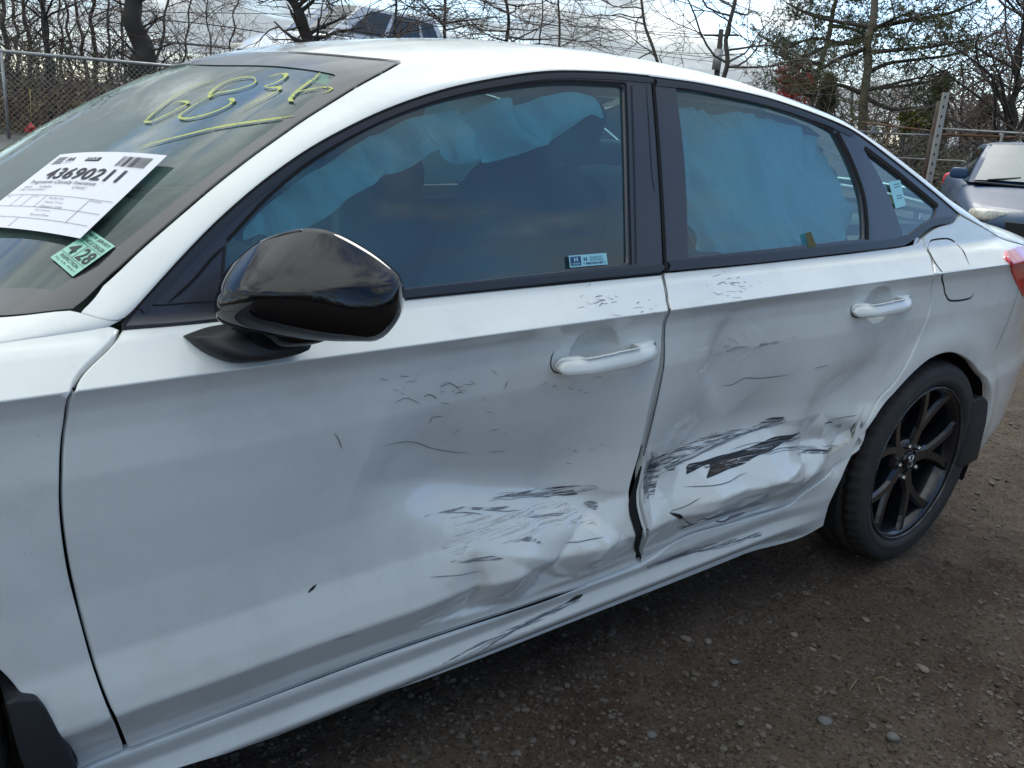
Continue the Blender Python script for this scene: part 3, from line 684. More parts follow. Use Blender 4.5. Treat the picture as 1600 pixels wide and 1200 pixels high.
# ---- fuel lid outline: a lid sheet 1 mm proud with a dark gap ring under it
LID = [(1452, 380), (1457, 375), (1480, 373), (1492, 379), (1503, 390), (1515, 415), (1524, 440), (1522, 455), (1515, 466), (1487, 470), (1478, 462), (1474, 445), (1473, 428), (1455, 400), (1452, 380)]
strip('fuel_lid_gap', LID[:6]+[], SF, VOIDM, quarter, wd=0.0022, off=0.0006)
strip('fuel_lid_gap', LID[7:], SF, VOIDM, quarter, wd=0.0024, off=0.0006)
panel('fuel_lid', [LID], SF, PAINT, quarter, res=0.012, off=0.0012, flange=0.001, bev=0.0008, gap=0.003)

# ---- door handles
def handle(px_l, px_r, hh, parent, name='door_handle'):
    a = SF.uv([px_l])[0]; b = SF.uv([px_r])[0]
    L = b[0]-a[0]; n = 40; sides = 20; V = []; 
    for i in range(n+1):
        t = i/n; x = a[0]+L*t; vv = a[1]+(b[1]-a[1])*t; z = zcrease(x)+vv
        y0 = float(sideY(np.array([x]), np.array([z]), False)[0])
        e = min(t, 1-t)*L; cap = math.sqrt(max(0.0, 1-max(0, (0.016-e)/0.016)**2)) if e < 0.016 else 1.0
        arch = 1-(2*t-1)**4
        yo = y0-0.012-0.026*arch; hz = hh*(0.80+0.20*t if t < .5 else 0.9+.1*(1-t))*max(cap, 0.15)
        thick = 0.013*max(cap, 0.2)
        inner = y0+0.004 if (t < 0.20 or t > 0.74) else yo+thick
        for k in range(sides):
            th = 2*pi*k/sides; cz = sin(th); cy = cos(th)
            sz = np.sign(cz)*abs(cz)**0.38; sy = np.sign(cy)*abs(cy)**0.38
            zz_ = z+hz*sz*(1.0 if sy > 0 else 0.84) + 0.002*sy
            yy = yo-0.001 if sy < 0 else inner
            yy = (yo+inner)/2+(inner-yo)/2*sy
            if sz > 0 and sy < 0: yy += 0.010*sz
            V.append((x, yy, zz_))
    Fc = []
    for i in range(n):
        for k in range(sides):
            k2 = (k+1) % sides; Fc.append((i*sides+k, i*sides+k2, (i+1)*sides+k2, (i+1)*sides+k))
    Fc.append(tuple(range(sides-1, -1, -1))); Fc.append(tuple(range(n*sides, n*sides+sides)))
    bm = bmesh.new(); vs = [bm.verts.new(v) for v in V]
    for f in Fc: bm.faces.new([vs[i] for i in f])
    return bmobj(name, bm, parent, PAINT)
h1 = handle((862, 571), (1022, 543), 0.0190, front_door)
h2 = handle((1330, 486), (1420, 470), 0.0190, rear_door)
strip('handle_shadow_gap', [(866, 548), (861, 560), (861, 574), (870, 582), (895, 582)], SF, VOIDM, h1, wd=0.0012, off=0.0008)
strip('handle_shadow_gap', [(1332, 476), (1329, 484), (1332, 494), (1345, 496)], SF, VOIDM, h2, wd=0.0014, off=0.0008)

# ---- door mirror
def outline_shell(px, c0, nrm, m, name, parent):
    n = np.array(nrm, float); n /= np.linalg.norm(n)
    def hit(a, b):
        d = ray(a, b); t = ((c0-CAMP)@n)/(d@n); return CAMP+d*t
    return hit, n
RIMP = at_y(625, 470, -0.165)
MN = np.array([-0.70, -0.70, 0.12]); hit, mn = outline_shell(None, RIMP, MN, None, '', None)
topc = catmull([(343, 452), (352, 424), (400, 381), (440, 364), (478, 357), (520, 363), (578, 394), (618, 426), (628, 444)], 12)
botc = catmull([(343, 452), (342, 480), (352, 504), (400, 519), (500, 532), (560, 534), (592, 531), (614, 512), (627, 485), (628, 444)], 12)
ridge = catmull([(343, 452), (352, 455), (400, 455), (500, 452), (600, 447), (628, 444)], 12)
nu = 48; nv = 16
def samp(c, t): c = np.asarray(c); s = np.r_[0, np.cumsum(np.linalg.norm(np.diff(c, axis=0), axis=1))]; s /= s[-1]; return np.stack([np.interp(t, s, c[:, 0]), np.interp(t, s, c[:, 1])], -1)
def sampx(c, t):
    x = 343+(628-343)*t; c = np.asarray(c); return None
tu = 0.5-0.5*np.cos(np.linspace(0, pi, nu)); T_ = samp(topc, tu); B_ = samp(botc, tu); Rg = samp(ridge, tu)
V = []; Wb = 0.075
bu = (1-np.abs(2*tu-1)**2.3)**0.7
for j in range(2*nv+1):
    s = j/nv-1                      # -1 top .. 0 ridge .. 1 bottom
    for i in range(nu):
        if s <= 0: p2 = Rg[i]+(T_[i]-Rg[i])*(-s)
        else: p2 = Rg[i]+(B_[i]-Rg[i])*s
        pr = (1-(-s)**1.35)*1.0 if s < 0 else (1-s**2.6)**0.55
        V.append(hit(*p2)+mn*Wb*(0.02+bu[i]*pr))
Fc = []
for j in range(2*nv):
    for i in range(nu-1): a = j*nu+i; Fc.append((a, a+1, a+nu+1, a+nu))
bm = bmesh.new(); vs = [bm.verts.new(v) for v in V]
for f in Fc: bm.faces.new([vs[i] for i in f])
bmesh.ops.remove_doubles(bm, verts=bm.verts[:], dist=0.0006)
bmesh.ops.recalc_face_normals(bm, faces=bm.faces[:])
sgn = sum((f.normal.dot(Vector(mn)) for f in bm.faces))
if sgn < 0: bmesh.ops.reverse_faces(bm, faces=bm.faces[:])
bd = [e for e in bm.edges if e.is_boundary]
r = bmesh.ops.extrude_edge_only(bm, edges=bd); nvv = [g for g in r['geom'] if isinstance(g, bmesh.types.BMVert)]
cen = Vector(hit(490, 450))
for v in nvv: v.co = cen+(v.co-cen)*0.965-Vector(mn)*0.03
bd = [e for e in bm.edges if e.is_boundary]
r = bmesh.ops.extrude_edge_only(bm, edges=bd); nvv = [g for g in r['geom'] if isinstance(g, bmesh.types.BMVert)]
for v in nvv: v.co = cen+(v.co-cen)*0.9-Vector(mn)*0.02
mirror = bmobj('door_mirror', bm, front_door, GLOSSBLACK, recalc=False)
MGLASS = mat('mirror_glass', (0.8, 0.8, 0.8), 0.02, 1.0)
mg = [hit(*p)-mn*0.022 for p in list(samp(topc, np.linspace(0, 1, 30)))+list(samp(botc, np.linspace(1, 0, 30)))]
mc = np.mean(mg, 0); mg = [mc+(p-mc)*0.93 for p in mg]
mesh('mirror_glass', mg, [tuple(range(len(mg)))], mirror, MGLASS, False)
# thin moulding along the leading edge
tb = Tubes(); pts = [hit(*p)+mn*0.004 for p in catmull([(349, 470), (347, 452), (356, 428), (402, 387), (440, 368), (474, 361)], 8)]
tb.add(pts, 0.0028, 6); tb.build('mirror_edge_trim', mirror, BLACKTRIM)
# arm / base on the door
def lofted(name, rings, parent, m, cap=True):
    bm = bmesh.new(); R = [[bm.verts.new(p) for p in r] for r in rings]; k = len(rings[0])
    for i in range(len(R)-1):
        for j in range(k): bm.faces.new((R[i][j], R[i][(j+1) % k], R[i+1][(j+1) % k], R[i+1][j]))
    if cap: bm.faces.new(R[0]); bm.faces.new(R[-1][::-1])
    return bmobj(name, bm, parent, m)
base_px = np.vstack([catmull([(286, 525), (320, 512), (350, 506)], 6), catmull([(350, 506), (400, 514), (464, 532)], 6)[1:], [(463, 545), (458, 553)], catmull([(458, 553), (420, 562), (370, 566), (340, 560), (310, 545), (286, 525)], 6)[1:-1]])
buv = SF.uv(base_px); r0 = SF.P(buv[:, 0], buv[:, 1]); cc = r0.mean(0)
rings = [r0+np.array([0, .003, 0]), r0+np.array([0, -0.004, 0]), cc+(r0-cc)*np.array([.96, 1, .9])+np.array([0.004, -0.022, 0.004]), cc+(r0-cc)*np.array([.80, 1, .65])+np.array([0.020, -0.046, 0.012])]
lofted('mirror_arm', rings, mirror, TEXBLACK)
r1 = cc+np.array([0.03, -0.03, 0.0]); tb = Tubes()
for dx, dz in ((0.0, 0.0),):
    pass
lofted('mirror_stalk', [cc+(r0-cc)*np.array([.62, 1, .75])+np.array([0.03, -0.02, 0.012]), cc+(r0-cc)*np.array([.6, 1, .8])+np.array([0.05, -0.075, 0.035]), cc+(r0-cc)*np.array([.6, 1, .8])+np.array([0.07, -0.11, 0.055])], mirror, GLOSSBLACK)

# ---- tail lamp
TLA = SF.uv([(1569, 393), (1571, 407), (1580, 425), (1589, 445), (1597, 462)]); TLB = SF.uv([(1596, 385.5), (1582, 388.5), (1569, 393)])
TL = [('uv', TLA), ('uv', [TLA[-1], uvz(3.46, .765), uvz(3.60, .80)]), ('uv', [uvz(3.60, .80), uvz(3.60, .925)]), ('uv', [uvz(3.60, .925), TLB[0]]), ('uv', TLB)]
LAMP = mat('red_lens', (0.80, 0.012, 0.018), 0.12, 0, 1.0, spec=0.6)
LAMP2 = mat('pink_clear_lens', (0.55, 0.10, 0.17), 0.12, 0, 1.0)
tl = panel('tail_lamp', TL, SF, LAMP, CAR, res=0.01, off=0.006, flange=0.02, bev=0.003)
UL = SF.uv([(1571, 394), (1573, 406), (1579, 415)]); panel('lamp_upper_lens', [('uv', UL), ('uv', [UL[-1], SF.uv([(1597, 413)])[0], uvz(3.58, .87)]), ('uv', [uvz(3.58, .87), uvz(3.58, .915)]), ('uv', [uvz(3.58, .915), SF.uv([(1596, 387.5)])[0], SF.uv([(1582, 390.5)])[0], UL[0]])], SF, LAMP2, tl, res=0.01, off=0.0078, flange=0.003)
strip('bumper_gap', [(1588, 449), (1575, 495), (1560, 530), (1553, 545)], SF, PAINT, quarter, wd=0.0015, off=0.002)
strip('bumper_gap', [(1590, 450), (1577, 496), (1562, 531), (1555, 546)], SF, VOIDM, quarter, wd=0.0008, off=0.0012)
REFL = mat('cream_plastic', (0.7, 0.6, 0.5), 0.4)

# ---- mud flaps, wheel housings, underside
MF = mat('mud_flap_plastic', (0.02, 0.022, 0.026), 0.55, bump=(400, 0.3, 0.001))
def flap(pxs, y0, parent, depth=0.03):
    P = np.array([at_y(a, b, y0) for a, b in pxs]); n = len(P)
    bm = bmesh.new(); A = [bm.verts.new(p) for p in P]; B = [bm.verts.new(p+np.array([0.0, depth, 0])) for p in P]
    bm.faces.new(A); bm.faces.new(B[::-1])
    for i in range(n): bm.faces.new((A[i], A[(i+1) % n], B[(i+1) % n], B[i]))
    bmesh.ops.recalc_face_normals(bm, faces=bm.faces[:])
    bmesh.ops.bevel(bm, geom=[e for e in bm.edges], offset=0.005, segments=3, affect='EDGES', profile=0.5)
    return bmobj('mud_flap', bm, parent, MF)
flap([(8, 1100), (28, 1092), (58, 1093), (72, 1108), (96, 1150), (118, 1190), (135, 1240), (60, 1260), (30, 1180)], -0.012, CAR, 0.19)
flap([(1522, 626), (1538, 620), (1547, 630), (1544, 650), (1528, 718), (1504, 732), (1498, 728), (1510, 690)], 0.004, CAR, 0.20)
def housing(cx):
    th = np.linspace(-0.35, pi+0.35, 30); V = []; 
    for y in (0.03, 0.36):
        for t in th: V.append((cx+0.395*cos(t), y, 0.318+0.395*sin(t)))
    n = len(th); Fc = [(i, i+1, n+i+1, n+i) for i in range(n-1)]
    Fc.append(tuple(range(n, 2*n)))
    return mesh('wheel_housing', V, Fc, CAR, VOIDM, False)
housing(2.735); housing(0.0)
box('underbody', (1.37, 0.9, 0.27), (1.85, 1.62, 0.12), CAR, VOIDM)
box('underbody', (3.30, 0.9, 0.34), (0.34, 1.3, 0.16), CAR, VOIDM)
# inner door structure behind the gaps
for x0, x1, nm in ((0.44, 1.52, 'inner_panel'), (1.57, 2.30, 'inner_panel')):
    box(nm, ((x0+x1)/2, 0.125, 0.58), (x1-x0, 0.05, 0.62), CAR, VOIDM)
box('pillar_inner', (1.60, 0.205, 0.62), (0.14, 0.12, 0.62), CAR, mat('grey_inner_metal', (0.16, 0.17, 0.18), 0.6))
# a narrow white return shows inside the opened gap of the rear door
# ------------------------------------------------------------------ rear wheel
def lathe(prof, cx, y0, cz, seg=96, fn=None):
    """prof: list of (radius, y)"""
    th = np.linspace(0, 2*pi, seg, endpoint=False); V = []
    for r, y in prof:
        for t in th: V.append((cx+r*cos(t), y0+y, cz+r*sin(t)))
    k = len(prof); Fc = [(i*seg+j, i*seg+(j+1) % seg, (i+1)*seg+(j+1) % seg, (i+1)*seg+j) for i in range(k-1) for j in range(seg)]
    return V, Fc
def make_wheel(cx, cz, y0, parent, full=True):
    # rim barrel is the wheel itself; tyre, spokes, cap, nuts are its pieces
    V, Fc = lathe([(0.243, 0.010), (0.247, 0.004), (0.244, 0.0), (0.236, 0.002), (0.231, 0.012), (0.224, 0.022), (0.218, 0.040), (0.213, 0.08), (0.208, 0.12), (0.205, 0.19), (0.02, 0.192)], cx, y0, cz)
    rim = mesh('wheel', V, Fc, parent, RIMM)
    rim['label'] = 'black split spoke alloy wheel with low tyre'
    V, Fc = lathe([(0.2405, -0.004), (0.2420, -0.0085), (0.2445, -0.0095), (0.2470, -0.006)], cx, y0, cz); mesh('scuffed_rim_edge', V, Fc, rim, mat('scuffed_alloy', (0.12, 0.12, 0.12), 0.45, 0.6, var=(25, (0.04, 0.04, 0.04), 0.4, 0.65)))
    R = 0.325
    prof = [(0.244, 0.012), (0.248, 0.0), (0.256, -0.010), (0.258, -0.0105), (0.260, -0.012), (0.275, -0.017), (0.277, -0.0155), (0.292, -0.017), (0.296, -0.0155), (0.306, -0.012), (0.313, -0.006), (0.319, 0.004), (0.322, 0.016),
            (R-.001, 0.034), (R-.009, 0.037), (R-.009, 0.043), (R, 0.046), (R, 0.085), (R-.008, 0.088), (R-.008, 0.097), (R, 0.10), (R, 0.14), (R-.008, .143), (R-.008, .152), (R, .155), (R-.001, 0.195), (0.318, 0.215), (0.30, 0.225), (0.25, 0.21)]
    seg = 168
    th = np.linspace(0, 2*pi, seg, endpoint=False); V = []
    for r, y in prof:
        for j, t in enumerate(th):
            rr = r
            if 0.0 < y < 0.04 and r > 0.312 and j % 3 == 0: rr = r-0.007
            if 0.10 <= y <= 0.14 and r > 0.32 and (j+1) % 4 == 0: rr = r-0.005
            if 0.05 < y < 0.2 and r > 0.32: rr = rr
            flat = max(0.0, -sin(t)-0.985)*0.35
            V.append((cx+rr*cos(t+(y*0.5 if 0 < y < .04 else 0)), y0+y, max(cz+rr*sin(t+(y*0.5 if 0 < y < .04 else 0)), -0.001)))
    k = len(prof); Fc = [(i*seg+j, i*seg+(j+1) % seg, (i+1)*seg+(j+1) % seg, (i+1)*seg+j) for i in range(k-1) for j in range(seg)]
    mesh('tyre', V, Fc, rim, TYREM)
    V, Fc = lathe([(0.165, 0.115), (0.165, 0.135), (0.08, 0.135), (0.08, .11), (0.165, .115)], cx, y0, cz, 64); mesh('brake_disc', V, Fc, rim, mat('brake_iron', (0.10, 0.095, 0.09), 0.5, 0.8))
    if not full: return rim
    # hub
    V, Fc = lathe([(0.0, 0.030), (0.062, 0.030), (0.070, 0.036), (0.076, 0.055), (0.076, 0.10)], cx, y0, cz, 60); mesh('hub', V, Fc, rim, RIMM)
    ang0 = 76
    for k in range(5):
        bm = bmesh.new()
        ca = radians(ang0-72*k)
        def bar(pts, wfun):
            rings = []; K = len(pts)-1
            for i, (r, a, y) in enumerate(pts):
                t = i/K; hw = wfun(t); P = np.array([cx+r*cos(a), y0+y, cz+r*sin(a)]); i2 = min(i+1, K); i1 = i2-1
                q1 = np.array([pts[i2][0]*cos(pts[i2][1]), pts[i2][0]*sin(pts[i2][1])]); q0 = np.array([pts[i1][0]*cos(pts[i1][1]), pts[i1][0]*sin(pts[i1][1])])
                d = q1-q0; d /= np.linalg.norm(d); nrm = np.array([-d[1], 0, d[0]])
                o = [P+nrm*hw+np.array([0, 0.010, 0]), P+nrm*hw*0.62, P-nrm*hw*0.62, P-nrm*hw+np.array([0, 0.010, 0]), P-nrm*hw*0.8+np.array([0, 0.05, 0]), P+nrm*hw*0.8+np.array([0, 0.05, 0])]
                rings.append([bm.verts.new(p) for p in o])
            for i in range(K):
                for j in range(6): bm.faces.new((rings[i][j], rings[i][(j+1) % 6], rings[i+1][(j+1) % 6], rings[i+1][j]))
            bm.faces.new(rings[0]); bm.faces.new(rings[-1])
        bar([(r, ca, 0.027-(r-.04)*.06) for r in np.linspace(.040, .125, 5)], lambda t: .028-.005*t)
        for sgn in (-1, 1):
            bar([(r, ca+sgn*radians(1.5+17*((r-.10)/.138)**.85), 0.0225-0.016*((r-.10)/.138)) for r in np.linspace(.101, .238, 7)], lambda t: .0175-.0025*t+.006*max(0, t-.7))
        o = bmobj('spoke', bm, rim, RIMM, smooth=False)
        o.data.polygons.foreach_set('use_smooth', [False]*len(o.data.polygons))
        # lug nut in its pocket
        a = radians(ang0+36-72*k); c = np.array([cx+0.0545*cos(a), y0+0.028, cz+0.0545*sin(a)])
        V, Fc = lathe([(0.0, -0.012), (0.0065, -0.012), (0.0085, -0.008), (0.0095, 0.004), (0.0095, 0.02)], c[0], c[1], c[2], 6); mesh('lug_nut', V, Fc, rim, mat('dull_nut_steel', (0.35, 0.35, 0.36), 0.35, 1.0) if k == 0 else bpy.data.materials['dull_nut_steel'], smooth=False)
    V, Fc = lathe([(0.0, 0.020), (0.026, 0.0205), (0.030, 0.024), (0.031, 0.035)], cx, y0, cz, 48); cap = mesh('centre_cap', V, Fc, rim, GLOSSBLACK)
    # emblem: rounded square ring with an H inside
    S = 0.0185; pts = [(-.78, 1), (.78, 1), (1, .7), (.80, -.85), (.62, -1), (-.62, -1), (-.80, -.85), (-1, .7)]
    tb = Tubes(); ring = [(cx+S*a, y0+0.0185, cz+S*b) for a, b in pts+pts[:1]]; tb.add(ring, 0.0016, 6)
    for sg in (-1, 1):
        tb.add([(cx+sg*S*.60, y0+0.0185, cz+S*.85), (cx+sg*S*.40, y0+.0185, cz+S*.05), (cx+sg*S*.44, y0+.0185, cz-S*.85)], [0.0028, .0020, .0028], 6)
    tb.add([(cx-S*.4, y0+.0185, cz), (cx+S*.4, y0+.0185, cz)], 0.0022, 6)
    tb.build('wheel_emblem', rim, STEEL)
    return rim
make_wheel(2.735, 0.318, 0.022, CAR)
make_wheel(0.0, 0.318, 0.03, CAR)
for cxx in (0.0, 2.735):
    w = make_wheel(cxx, 0.318, 0.0, CAR, False)
    for o in [w]+list(w.children): o.data.transform(Matrix.Translation((0, 1.79, 0)) @ Matrix.Diagonal((1, -1, 1, 1))); o.data.flip_normals()
# brake caliper seen between spokes
box('brake_caliper', (2.60, 0.115, 0.36), (0.07, 0.05, 0.15), CAR, mat('caliper_grey', (0.06, 0.06, 0.06), 0.5, 0.4), bev=0.01)

# ------------------------------------------------------------------ far side of the body and cabin
def mirrored(o, name=None, parent=None, m=None):
    me = o.data.copy(); me.transform(Matrix.Translation((0, 1.8, 0)) @ Matrix.Diagonal((1, -1, 1, 1))); me.flip_normals()
    return link(name or o.name.split('.')[0], me, parent or CAR, m)
FARN = [('uv', [uvz(-.9, .3), uvz(3.6, .3)]), ('uv', [uvz(3.6, .3), uvz(3.6, float(oz(3.6)))]), ('uv', [uvz(x, float(oz(x))) for x in np.linspace(3.6, 2.9, 4)]), ('uv', [uvz(x, float(zbelt(x))) for x in (2.85, 2.0, 1.2, .52)]), ('uv', [uvz(x, float(oz(x))) for x in (.45, 0, -.9)]), ('uv', [uvz(-.9, .9), uvz(-.9, .3)])]
fs = panel('far_side_panel', FARN, Side(0, lambda x, z: sideY(x, z, False)), PAINT, CAR, res=0.04, flange=0)
fs2 = mirrored(fs, 'far_side_panel'); me = fs.data; bpy.data.objects.remove(fs)
for o in (frame_f, frame_r): mirrored(o, 'far_window_frame', CAR)
for o in (side_window, rear_glass, quarter_glass): mirrored(o, 'far_side_window', CAR)
for yy in (0.17, 1.63):
    box('door_trim_card', (1.42, yy, 0.62), (1.75, 0.03, 0.60), CAR, DASHM)
    box('rear_side_trim', (2.62, yy, 0.80), (0.6, 0.03, 0.36), CAR, DASHM)
box('parcel_shelf', (2.72, 0.9, 1.0), (0.55, 1.34, 0.03), CAR, DASHM)
box('cabin_floor', (1.4, 0.9, 0.36), (2.6, 1.5, 0.04), CAR, VOIDM)
# headlining under the roof
HL = [('uv', [(1.08, 0.22), (2.34, 0.22)]), ('uv', [(2.34, .22), (2.34, 1.78)]), ('uv', [(2.34, 1.78), (1.08, 1.78)]), ('uv', [(1.08, 1.78), (1.08, .22)])]
panel('headlining', HL, TP, mat('grey_headlining', (0.35, 0.35, 0.34), 0.9), CAR, res=0.05, off=-0.02, flange=0)
def seat(cx, cy, label):
    s = softbox('seat', (cx-0.10, cy, 0.55), (0.56, 0.50, 0.20), CAR, SEATM, bev=0.5)
    s['label'] = label
    rot = Matrix.Rotation(radians(20), 3, 'Y')
    softbox('backrest', (cx+0.27, cy, 0.82), (0.17, 0.50, 0.66), s, SEATM, rot, bev=0.45)
    softbox('headrest', (cx+0.40, cy, 1.215), (0.13, 0.27, 0.17), s, SEATM, rot, bev=0.6)
    for d in (-.07, .07):
        tb = Tubes(); tb.add([(cx+.36, cy+d, 1.08), (cx+.40, cy+d, 1.2)], 0.007, 8); tb.build('headrest_rod', s, STEEL)
    return s
seat(1.18, 0.50, 'charcoal front seat seen through the front side window'); seat(1.18, 1.30, 'charcoal front passenger seat')
rs = softbox('rear_seat', (2.12, 0.9, 0.55), (0.50, 1.30, 0.22), CAR, SEATM, bev=0.4)
softbox('backrest', (2.42, 0.9, 0.80), (0.18, 1.30, 0.60), rs, SEATM, Matrix.Rotation(radians(24), 3, 'Y'), bev=0.3)
for cy in (0.5, 1.3): softbox('headrest', (2.56, cy, 1.10), (0.12, 0.25, 0.15), rs, SEATM, bev=0.6)
dash = softbox('dashboard', (0.62, 0.9, 0.80), (0.62, 1.42, 0.30), CAR, DASHM, bev=0.35)
softbox('instrument_hood', (0.66, 0.48, 0.945), (0.26, 0.40, 0.10), dash, DASHM, bev=0.5)
tb = Tubes(); c = np.array([0.92, 0.5, 0.90]); th = np.linspace(0, 2*pi, 40)
tb.add([c+0.18*(np.cos(t)*np.array([0, 1, 0])+np.sin(t)*np.array([0.40, 0, 0.91])) for t in th], 0.015, 8, cap=False)
for a in (0.0, pi, -pi/2): tb.add([c, c+0.18*(np.cos(a)*np.array([0, 1, 0])+np.sin(a)*np.array([0.40, 0, 0.91]))], 0.018, 8)
sw = tb.build('steering_wheel', CAR, DASHM)
softbox('airbag_cover', tuple(c), (0.06, 0.14, 0.12), sw, DASHM, bev=0.6)

# curtain airbag hanging inside the side windows
def curtain(px, name, parent, off0, seed, label):
    sf = Side(off0, lambda x, z: sideY(x, np.maximum(z, zbelt(x)+0.002), False))
    def lift(u, v):
        a = u*0.80+v*0.6; b = -u*0.6+v*0.8
        w1 = np.sin(a*42+6*vnoise(u*5, v*5, seed)+3*vnoise(u*11, v*9, seed+1)); w2 = vnoise(a*20+3*vnoise(u*6, v*6, 9), b*7, seed+2)
        w3 = 0.5-np.abs(vnoise(a*26+2.5*vnoise(u*9, v*7, 4), b*8, seed+5))*2
        return np.clip((0.018*w1+0.085*w2+0.040*w3)*(1.0 if seed < 5 else 0.7), -0.09, 0.034)
    return panel(name, px, sf, AIRBAG, parent, res=0.012, flange=0.004, lift=lift)
ca = curtain([[(396, 372), (372, 380), (380, 356), (430, 310), (510, 255), (600, 203), (700, 176), (800, 160), (880, 154), (915, 164), (928, 196)], [(928, 196), (908, 188), (880, 206), (845, 232), (800, 243), (755, 247), (722, 262), (700, 256), (683, 244), (662, 246), (640, 262), (608, 268), (590, 285), (560, 300), (530, 325), (500, 345), (470, 358), (430, 370), (396, 372)]], 'curtain_airbag', CAR, 0.055, 3, '')
ca['label'] = 'crumpled deployed curtain airbag inside the front side window'
cb = curtain([[(1062, 168), (1120, 172), (1200, 190), (1262, 212), (1290, 240), (1296, 262)], [(1296, 262), (1306, 300), (1322, 345), (1318, 365), (1290, 388), (1250, 398), (1180, 402)], [(1180, 402), (1120, 398), (1080, 372), (1066, 300), (1062, 168)]], 'curtain_airbag', CAR, 0.060, 8, '')
cb['label'] = 'deployed curtain airbag filling the rear side window'

# far side curtain airbags, hanging behind the far windows
_cf = Side(0.05, lambda x, z: sideY(x, np.maximum(z, zbelt(x)+0.002), False))
def far_lift(u, v): return 0.012*vnoise(u*9, v*12, 31)+0.010*np.sin(u*30+6*vnoise(u*4, v*4, 33))
for u0, u1 in ((0.62, 1.52), (1.60, 2.62)):
    pr_ = [('uv', [uvz(u0, zbelt(u0)+.01), uvz(u1, zbelt(u1)+.01)]), ('uv', [uvz(u1, zbelt(u1)+.01), uvz(u1, min(oz(u1)-.02, 1.30))]), ('uv', [uvz(x, min(float(oz(x))-.02, 1.30)) for x in np.linspace(u1, u0, 8)]), ('uv', [uvz(u0, min(oz(u0)-.02, 1.3)), uvz(u0, zbelt(u0)+.01)])]
    f_ = panel('far_curtain_airbag', pr_, _cf, AIRBAG, CAR, res=0.03, flange=0, lift=far_lift); mirrored(f_, 'far_curtain_airbag', CAR); bpy.data.objects.remove(f_)
# ------------------------------------------------------------------ windscreen writing and stickers
CHALK = mat('yellow_grease_paint', (0.62, 0.66, 0.12), 0.7, var=(90, (0.45, 0.52, 0.16), 0.4, 0.7))
def c1(P): return [(x/2.5, y/2.5) for x, y in P]
def c2(P): return [(300+x/4, 40+y/4) for x, y in P]
strokes = [(c1([(840, 318), (760, 340), (690, 375), (630, 420), (585, 460), (570, 478), (600, 476), (660, 448), (715, 420), (735, 404), (705, 399), (675, 412)]), [.003, .004, .005, .006, .006, .007, .006, .005, .007, .007, .004]),
           (c1([(995, 312), (1000, 322), (975, 338), (920, 355), (850, 368), (822, 382), (830, 358), (880, 325), (940, 307), (985, 305), (1003, 312)]), [.006, .007, .006, .006, .008, .005, .005, .006]),
           (c1([(835, 372), (770, 408), (715, 445), (703, 462), (735, 467), (810, 450), (870, 428), (908, 405), (905, 390), (890, 392)]), [.004, .005, .006, .006, .006, .009, .010, .008]),
           (c2([(475, 330), (540, 310), (590, 310), (575, 335), (520, 365), (450, 388), (480, 396), (540, 392), (550, 403), (510, 430), (420, 475), (310, 530)]), [.003, .006, .009, .008, .007, .006, .008, .006, .005, .003]),
           (c2([(805, 300), (760, 340), (700, 385), (650, 425), (622, 455), (618, 472), (642, 482)]), [.008, .009, .009, .011, .012, .009, .006]),
           (c2([(645, 428), (700, 412), (780, 396), (840, 392), (872, 402), (858, 416), (815, 428)]), [.006, .006, .006, .008, .006]),
           (c1([(540, 580), (620, 558), (740, 528), (860, 500), (1000, 478), (1090, 466), (1150, 457)]), [.003, .005, .006, .007, .006, .004])]
def scrape_mat(name, col, thr, sc=(14, 260), seed=0.0, rough=0.6):
    m = bpy.data.materials.new(name); m.use_nodes = True; nt = m.node_tree; b = nt.nodes['Principled BSDF']
    b.inputs['Base Color'].default_value = (*col, 1); b.inputs['Roughness'].default_value = rough
    tc = nt.nodes.new('ShaderNodeTexCoord'); mp = nt.nodes.new('ShaderNodeMapping'); mp.inputs['Scale'].default_value = (sc[0], 1, sc[1]); mp.inputs['Rotation'].default_value = (0, radians(8), 0)
    mp.inputs['Location'].default_value = (seed, 0, seed)
    t = nt.nodes.new('ShaderNodeTexNoise'); t.inputs['Scale'].default_value = 1.0; t.inputs['Detail'].default_value = 5; t.inputs['Roughness'].default_value = 0.7; t.inputs['Distortion'].default_value = 0.6
    r = nt.nodes.new('ShaderNodeMapRange'); r.inputs['From Min'].default_value = thr; r.inputs['From Max'].default_value = thr+0.06
    nt.links.new(tc.outputs['Object'], mp.inputs[0]); nt.links.new(mp.outputs[0], t.inputs['Vector']); nt.links.new(t.outputs[0], r.inputs[0]); nt.links.new(r.outputs[0], b.inputs['Alpha'])
    return m
CHALK2 = scrape_mat('yellow_grease_marker', (0.50, 0.55, 0.15), 0.38, (70, 70), 5.0, .75); CHALK2.node_tree.nodes['Noise Texture'].inputs['Scale'].default_value = 2.0; CHALK = CHALK2
for P, wd in strokes:
    strip('painted_digit_stroke', P, TP, CHALK, windscreen, wd=[w*0.47 for w in wd], off=0.002)
GTAG = mat('green_tag_film', (0.22, 0.55, 0.42), 0.4)
panel('toll_tag', [c2([(800, 287), (866, 298), (848, 318), (912, 342)]), c2([(912, 342), (882, 372), (778, 350), (692, 346)]), c2([(692, 346), (718, 318), (770, 322), (800, 287)])], TP, GTAG, windscreen, res=0.008, off=-0.0028, flange=0)
